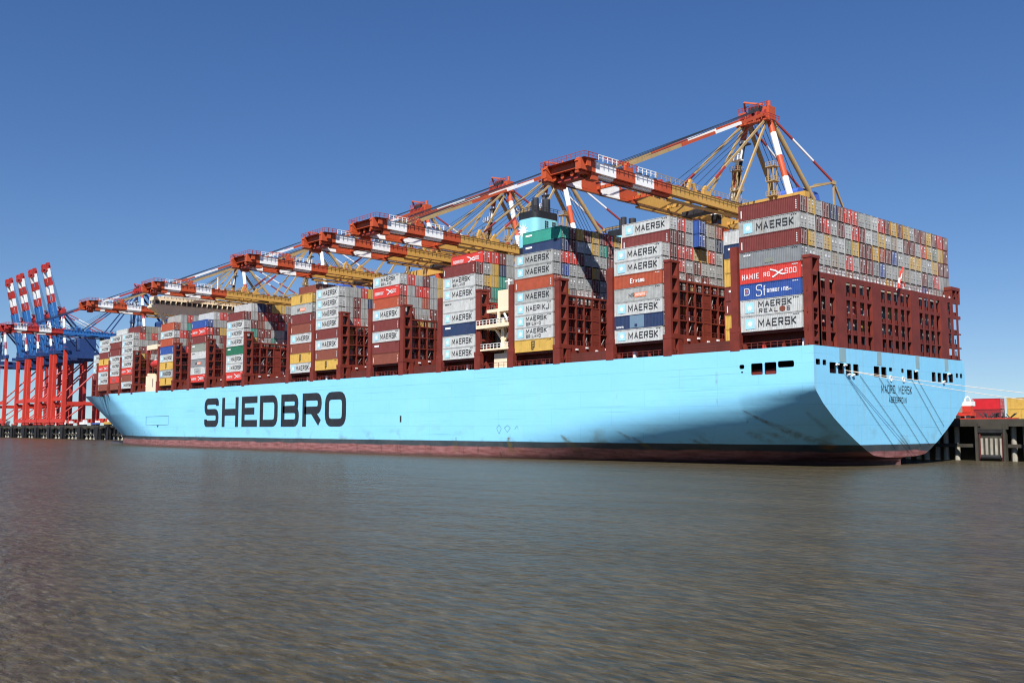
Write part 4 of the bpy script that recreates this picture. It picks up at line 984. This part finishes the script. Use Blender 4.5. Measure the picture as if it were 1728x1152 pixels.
    tw = MB(); tw.box(-6.9, -4.2, 63.6, 65.6, 75.2, 75.5, Wt); tw.rail([(-6.9, 63.6, 75.5), (-3.6, 63.6, 75.5)], Wt, 1.1, .6, .08); tw.bar((-5.2, 65.6, 75.4), (-7.2, 65.6, 65), .16, 'cable'); tw.bar((-4.0, 66, 79.5), (-7.2, 66, 65), .16, 'cable'); tw.box(-4.9, -2.4, 64.8, 66.6, 79.2, 79.6, 'cable')
    tw.build('leg_platform', r, off)
    Ld = 'c_darkred' if Lg == 'c_red' else Lg; Lb = 'c_navy' if Lg == 'c_red' else Lg  # landside legs, braces and back beams: shade put into darker colours
    pf = MB()
    pf.box(-13.6, 13.6, 64.9, 67.1, 61.2 if not raised else 59, 63.9 if not raised else 61, Yr); pf.box(-13.6, 13.6, 94.9, 97.1, 56, 58.6, Lb)
    for x in (-11, 11):
        pf.box(x-1, x+1, 67.1, 94.9, 54, 56.4, Lb); pf.box(x-.8, x+.8, 67.2, 94.8, 22.4, 24.4, Lg)
        pf.bar((x, 67, 25), (x, 95, 54), .5, Ld, 8); pf.bar((x, 81, 23.4), (x, 67, 12), .4, Ld, 8)
    for y in (66, 96): pf.box(-13.6, 13.6, y-.85, y+.85, 10.4, 13.2, Lg)
    pf.box(-10, 10, 65.2, 66.8, 25.0, 27.6, Lg); pf.build('portal_beam', r, off)
    for x in (-11, 11):
        for y in (66, 96):
            lg = MB(); i = 0
            lg.bar((x, y, 13.2), (x, y, 61.2 if y == 66 else 56), 1.25 if y == 66 else 1.0, Lg if y == 66 else Ld, 4, 1.05)
            lg.build('leg', r, off)
    wl = MB()
    for x in (-11.5, -8, 8, 11.5):
        for y in (66, 96):
            wl.box(x-1.4, x+1.4, y-.5, y+.5, 8.9, 10.4, Lg)
            for dx in (-.8, .8): wl.bar((x+dx, y-.3, 8.6), (x+dx, y+.3, 8.6), .5, 'dark', 10)
    wl.build('wheel_bogie', r, off)
    cabm = MB(); yc = 41 if not raised else 64
    cabm.box(-4, 4, yc-1.6, yc+1.6, 56.6, 57.6, 'dark'); cabm.box(1.0, 2.6, yc+3.2, yc+5.0, 54.6, 56.8, 'glass'); cabm.box(.9, 2.7, yc+3.1, yc+5.1, 56.8, 57.0, Wt)
    cabm.build('trolley', r, off)
    return r
PO = ('c_orange', 'c_white', 'c_yellow', 'c_tan', 'c_maroon', 'c_orange', 'c_house')
PR = ('c_darkred', 'c_white', 'c_blue', 'c_navy', 'c_darkred', 'c_red', 'c_navy')
LO = ['orange and yellow quay crane nearest the stern, its white-banded boom over the second bay', 'orange and yellow quay crane whose boom ends beside the blue funnel', 'orange and yellow quay crane third from the stern, behind the funnel crane',
      'orange and yellow quay crane fourth from the stern, boom over the mid bays', 'orange and yellow quay crane fifth from the stern, boom reaching above the wheelhouse', 'orange and yellow quay crane with boom below the wheelhouse, farthest of its colour']
c0 = crane(PO, LO[0], 'orange and yellow cranes over the ship')
for i, x in enumerate((-51.0, -125.2, -150.5, -195.5, -270.5, -341.5)):
    o = c0 if i == 0 else copy_tree(c0); o.location = (x, 66, QZ); o['label'] = LO[i]
c7 = crane(PR, 'red and blue quay crane with lowered blue boom, beside the bow', 'red and blue cranes at the far quay'); c7.location = (-468, 66, QZ)
c8 = copy_tree(c7); c8.location = (-752, 66, QZ); c8['label'] = 'red quay crane cut by the left edge of the photo'
cr = crane(PR, 'x x x x', 'red and blue cranes at the far quay', True)
for i, x in enumerate((-608, -638, -668, -697)):
    o = cr if i == 0 else copy_tree(cr); o.location = (x, 66, QZ)
    o['label'] = f"red and blue quay crane with raised boom, {ordinal(4-i)} from the left"

# ------------------------------------------------------------------ things on the quay
def cmesh(): return body_mesh(True), door_mesh(3)
PB = body_mesh(True).build('body'); PD = [door_mesh(v).build('door') for v in range(4)]; 
GQ = 'containers stacked on the quay'
M['bright red'] = mat('bright_red_paint', (.50, .02, .03), .5, .08, streak=.15); M['oxide'] = mat('faded_red_paint', (.24, .025, .03), .6, .08, streak=.2)
def qc(x, y, k, colour, label, rz=R(90), ls=1): 
    c = container((x, y, QZ+.02+k*2.44), colour, None, label, .84, GQ, rz, 3); c.scale = (ls, 1, .84); return c
# 20-foot boxes turned to face the camera
qc(-1.9, 85, 0, 'oxide', 'dull red container on the quay, lower of two right of the stern', 0, .5)
qc(-1.9, 85, 1, 'bright red', 'bright red container on the quay, upper of two right of the stern', 0, .5)
qc(5.6, 85, 0, 'yellow', 'yellow container on the quay at the right edge, lower of two', 0, .5)
qc(5.6, 85, 1, 'yellow', 'yellow container on the quay at the right edge, upper of two', 0, .5)
for o in [PB]+PD: bpy.data.objects.remove(o)
# straddle carrier / tractor behind the transom
tr = empty('quay_tractor', (-4.2, 74, QZ), 'red quay tractor with white cab parked just right of the transom', 'tractor')
t = MB(); t.box(-5, 1.0, -1, 1, .8, 1.6, 'c_red'); t.box(-5, -3.2, -1.1, 1.1, 1.6, 3.1, 'c_red'); t.box(-1.0, .8, -1.1, .4, 1.6, 3.0, 'c_red'); t.build('chassis', tr)
t = MB(); t.box(-3.0, .9, -.9, 1.1, 3.0, 4.0, 'white'); t.build('cab', tr)
for x in (-4.2, -2, .2):
    t = MB(); t.bar((x, -1.2, .5), (x, -.8, .5), .5, 'dark', 14); t.bar((x, .8, .5), (x, 1.2, .5), .5, 'dark', 14); t.build('wheel', tr)
gb = empty('gangway_hoop', (-5.8, 76, QZ-.8), 'white looped rail standing left of the red containers', 'rail')
t = MB(); n = 18
for i in range(n):
    a, b = 2*math.pi*i/n, 2*math.pi*(i+1)/n; t.bar((.5+.35*math.cos(a), .55*math.cos(a), 4.9+1.0*math.sin(a)), (.5+.35*math.cos(b), .55*math.cos(b), 4.9+1.0*math.sin(b)), .12, 'white', 6)
t.bar((.5, 0, 0), (.5, 0, 3.9), .1, 'white', 6); t.build('hoop', gb)
cv = empty('covered_load', (-8.5, 82, QZ), 'grey green covered load on the quay edge behind the transom', 'load')
t = MB(); t.box(-1.5, 1.5, -1, 1, 0, 3.2, 'green grey'); t.box(-1.6, 1.6, -1.1, 1.1, 3.2, 4.6, 'light grey'); t.build('cover', cv)
gr = empty('scrap_heap', (4.6, 66, QZ), 'heap of dark steel gear on the quay before the red containers', 'gear')
t = MB()
for i in range(26):
    a = (random.uniform(-3, 3), random.uniform(-1, 1), .05); t.bar(a, (a[0]+random.uniform(-1.6, 1.6), a[1]+random.uniform(-.6, .6), random.uniform(.3, 1.5)), .09, 'dark')
t.build('steel_bar', gr)
bn = MB(); bn.box(-6, 10, QY+.2, QY+.6, QZ+.02, QZ+.22, 'c_red'); tag(bn.build('kerb_beam'), 'low red kerb beam along the quay edge beside the stern', 'kerb')
# low buildings and stacks on the far-left quay
for i in range(14):
    x = -500-22*i-random.random()*8; k = random.choice((OR, 'white', Y_, DR, G_, BL)); h = random.uniform(1.5, 4)
    v = empty('quay_vehicle', (x, 70, QZ), f"{ 'white' if k=='white' else k} vehicle on the far quay under the red cranes, {ordinal(14-i)} from the left", 'vehicle', 'vehicles under the far cranes')
    t = MB(); t.box(-4, 4, -1.2, 1.2, .8, .8+h*.5, k); t.build('body', v); t = MB(); t.box(2, 4, -1.15, 1.15, .8+h*.5, .8+h*.5+1.4, 'white'); t.build('cab', v)
    t = MB()
    for xx in (-3, 0, 3): t.bar((xx, -1.3, .5), (xx, 1.3, .5), .5, 'dark', 10)
    t.build('wheel', v)
print('containers', min(LIM, len(cand))+4, 'of', len(cand))
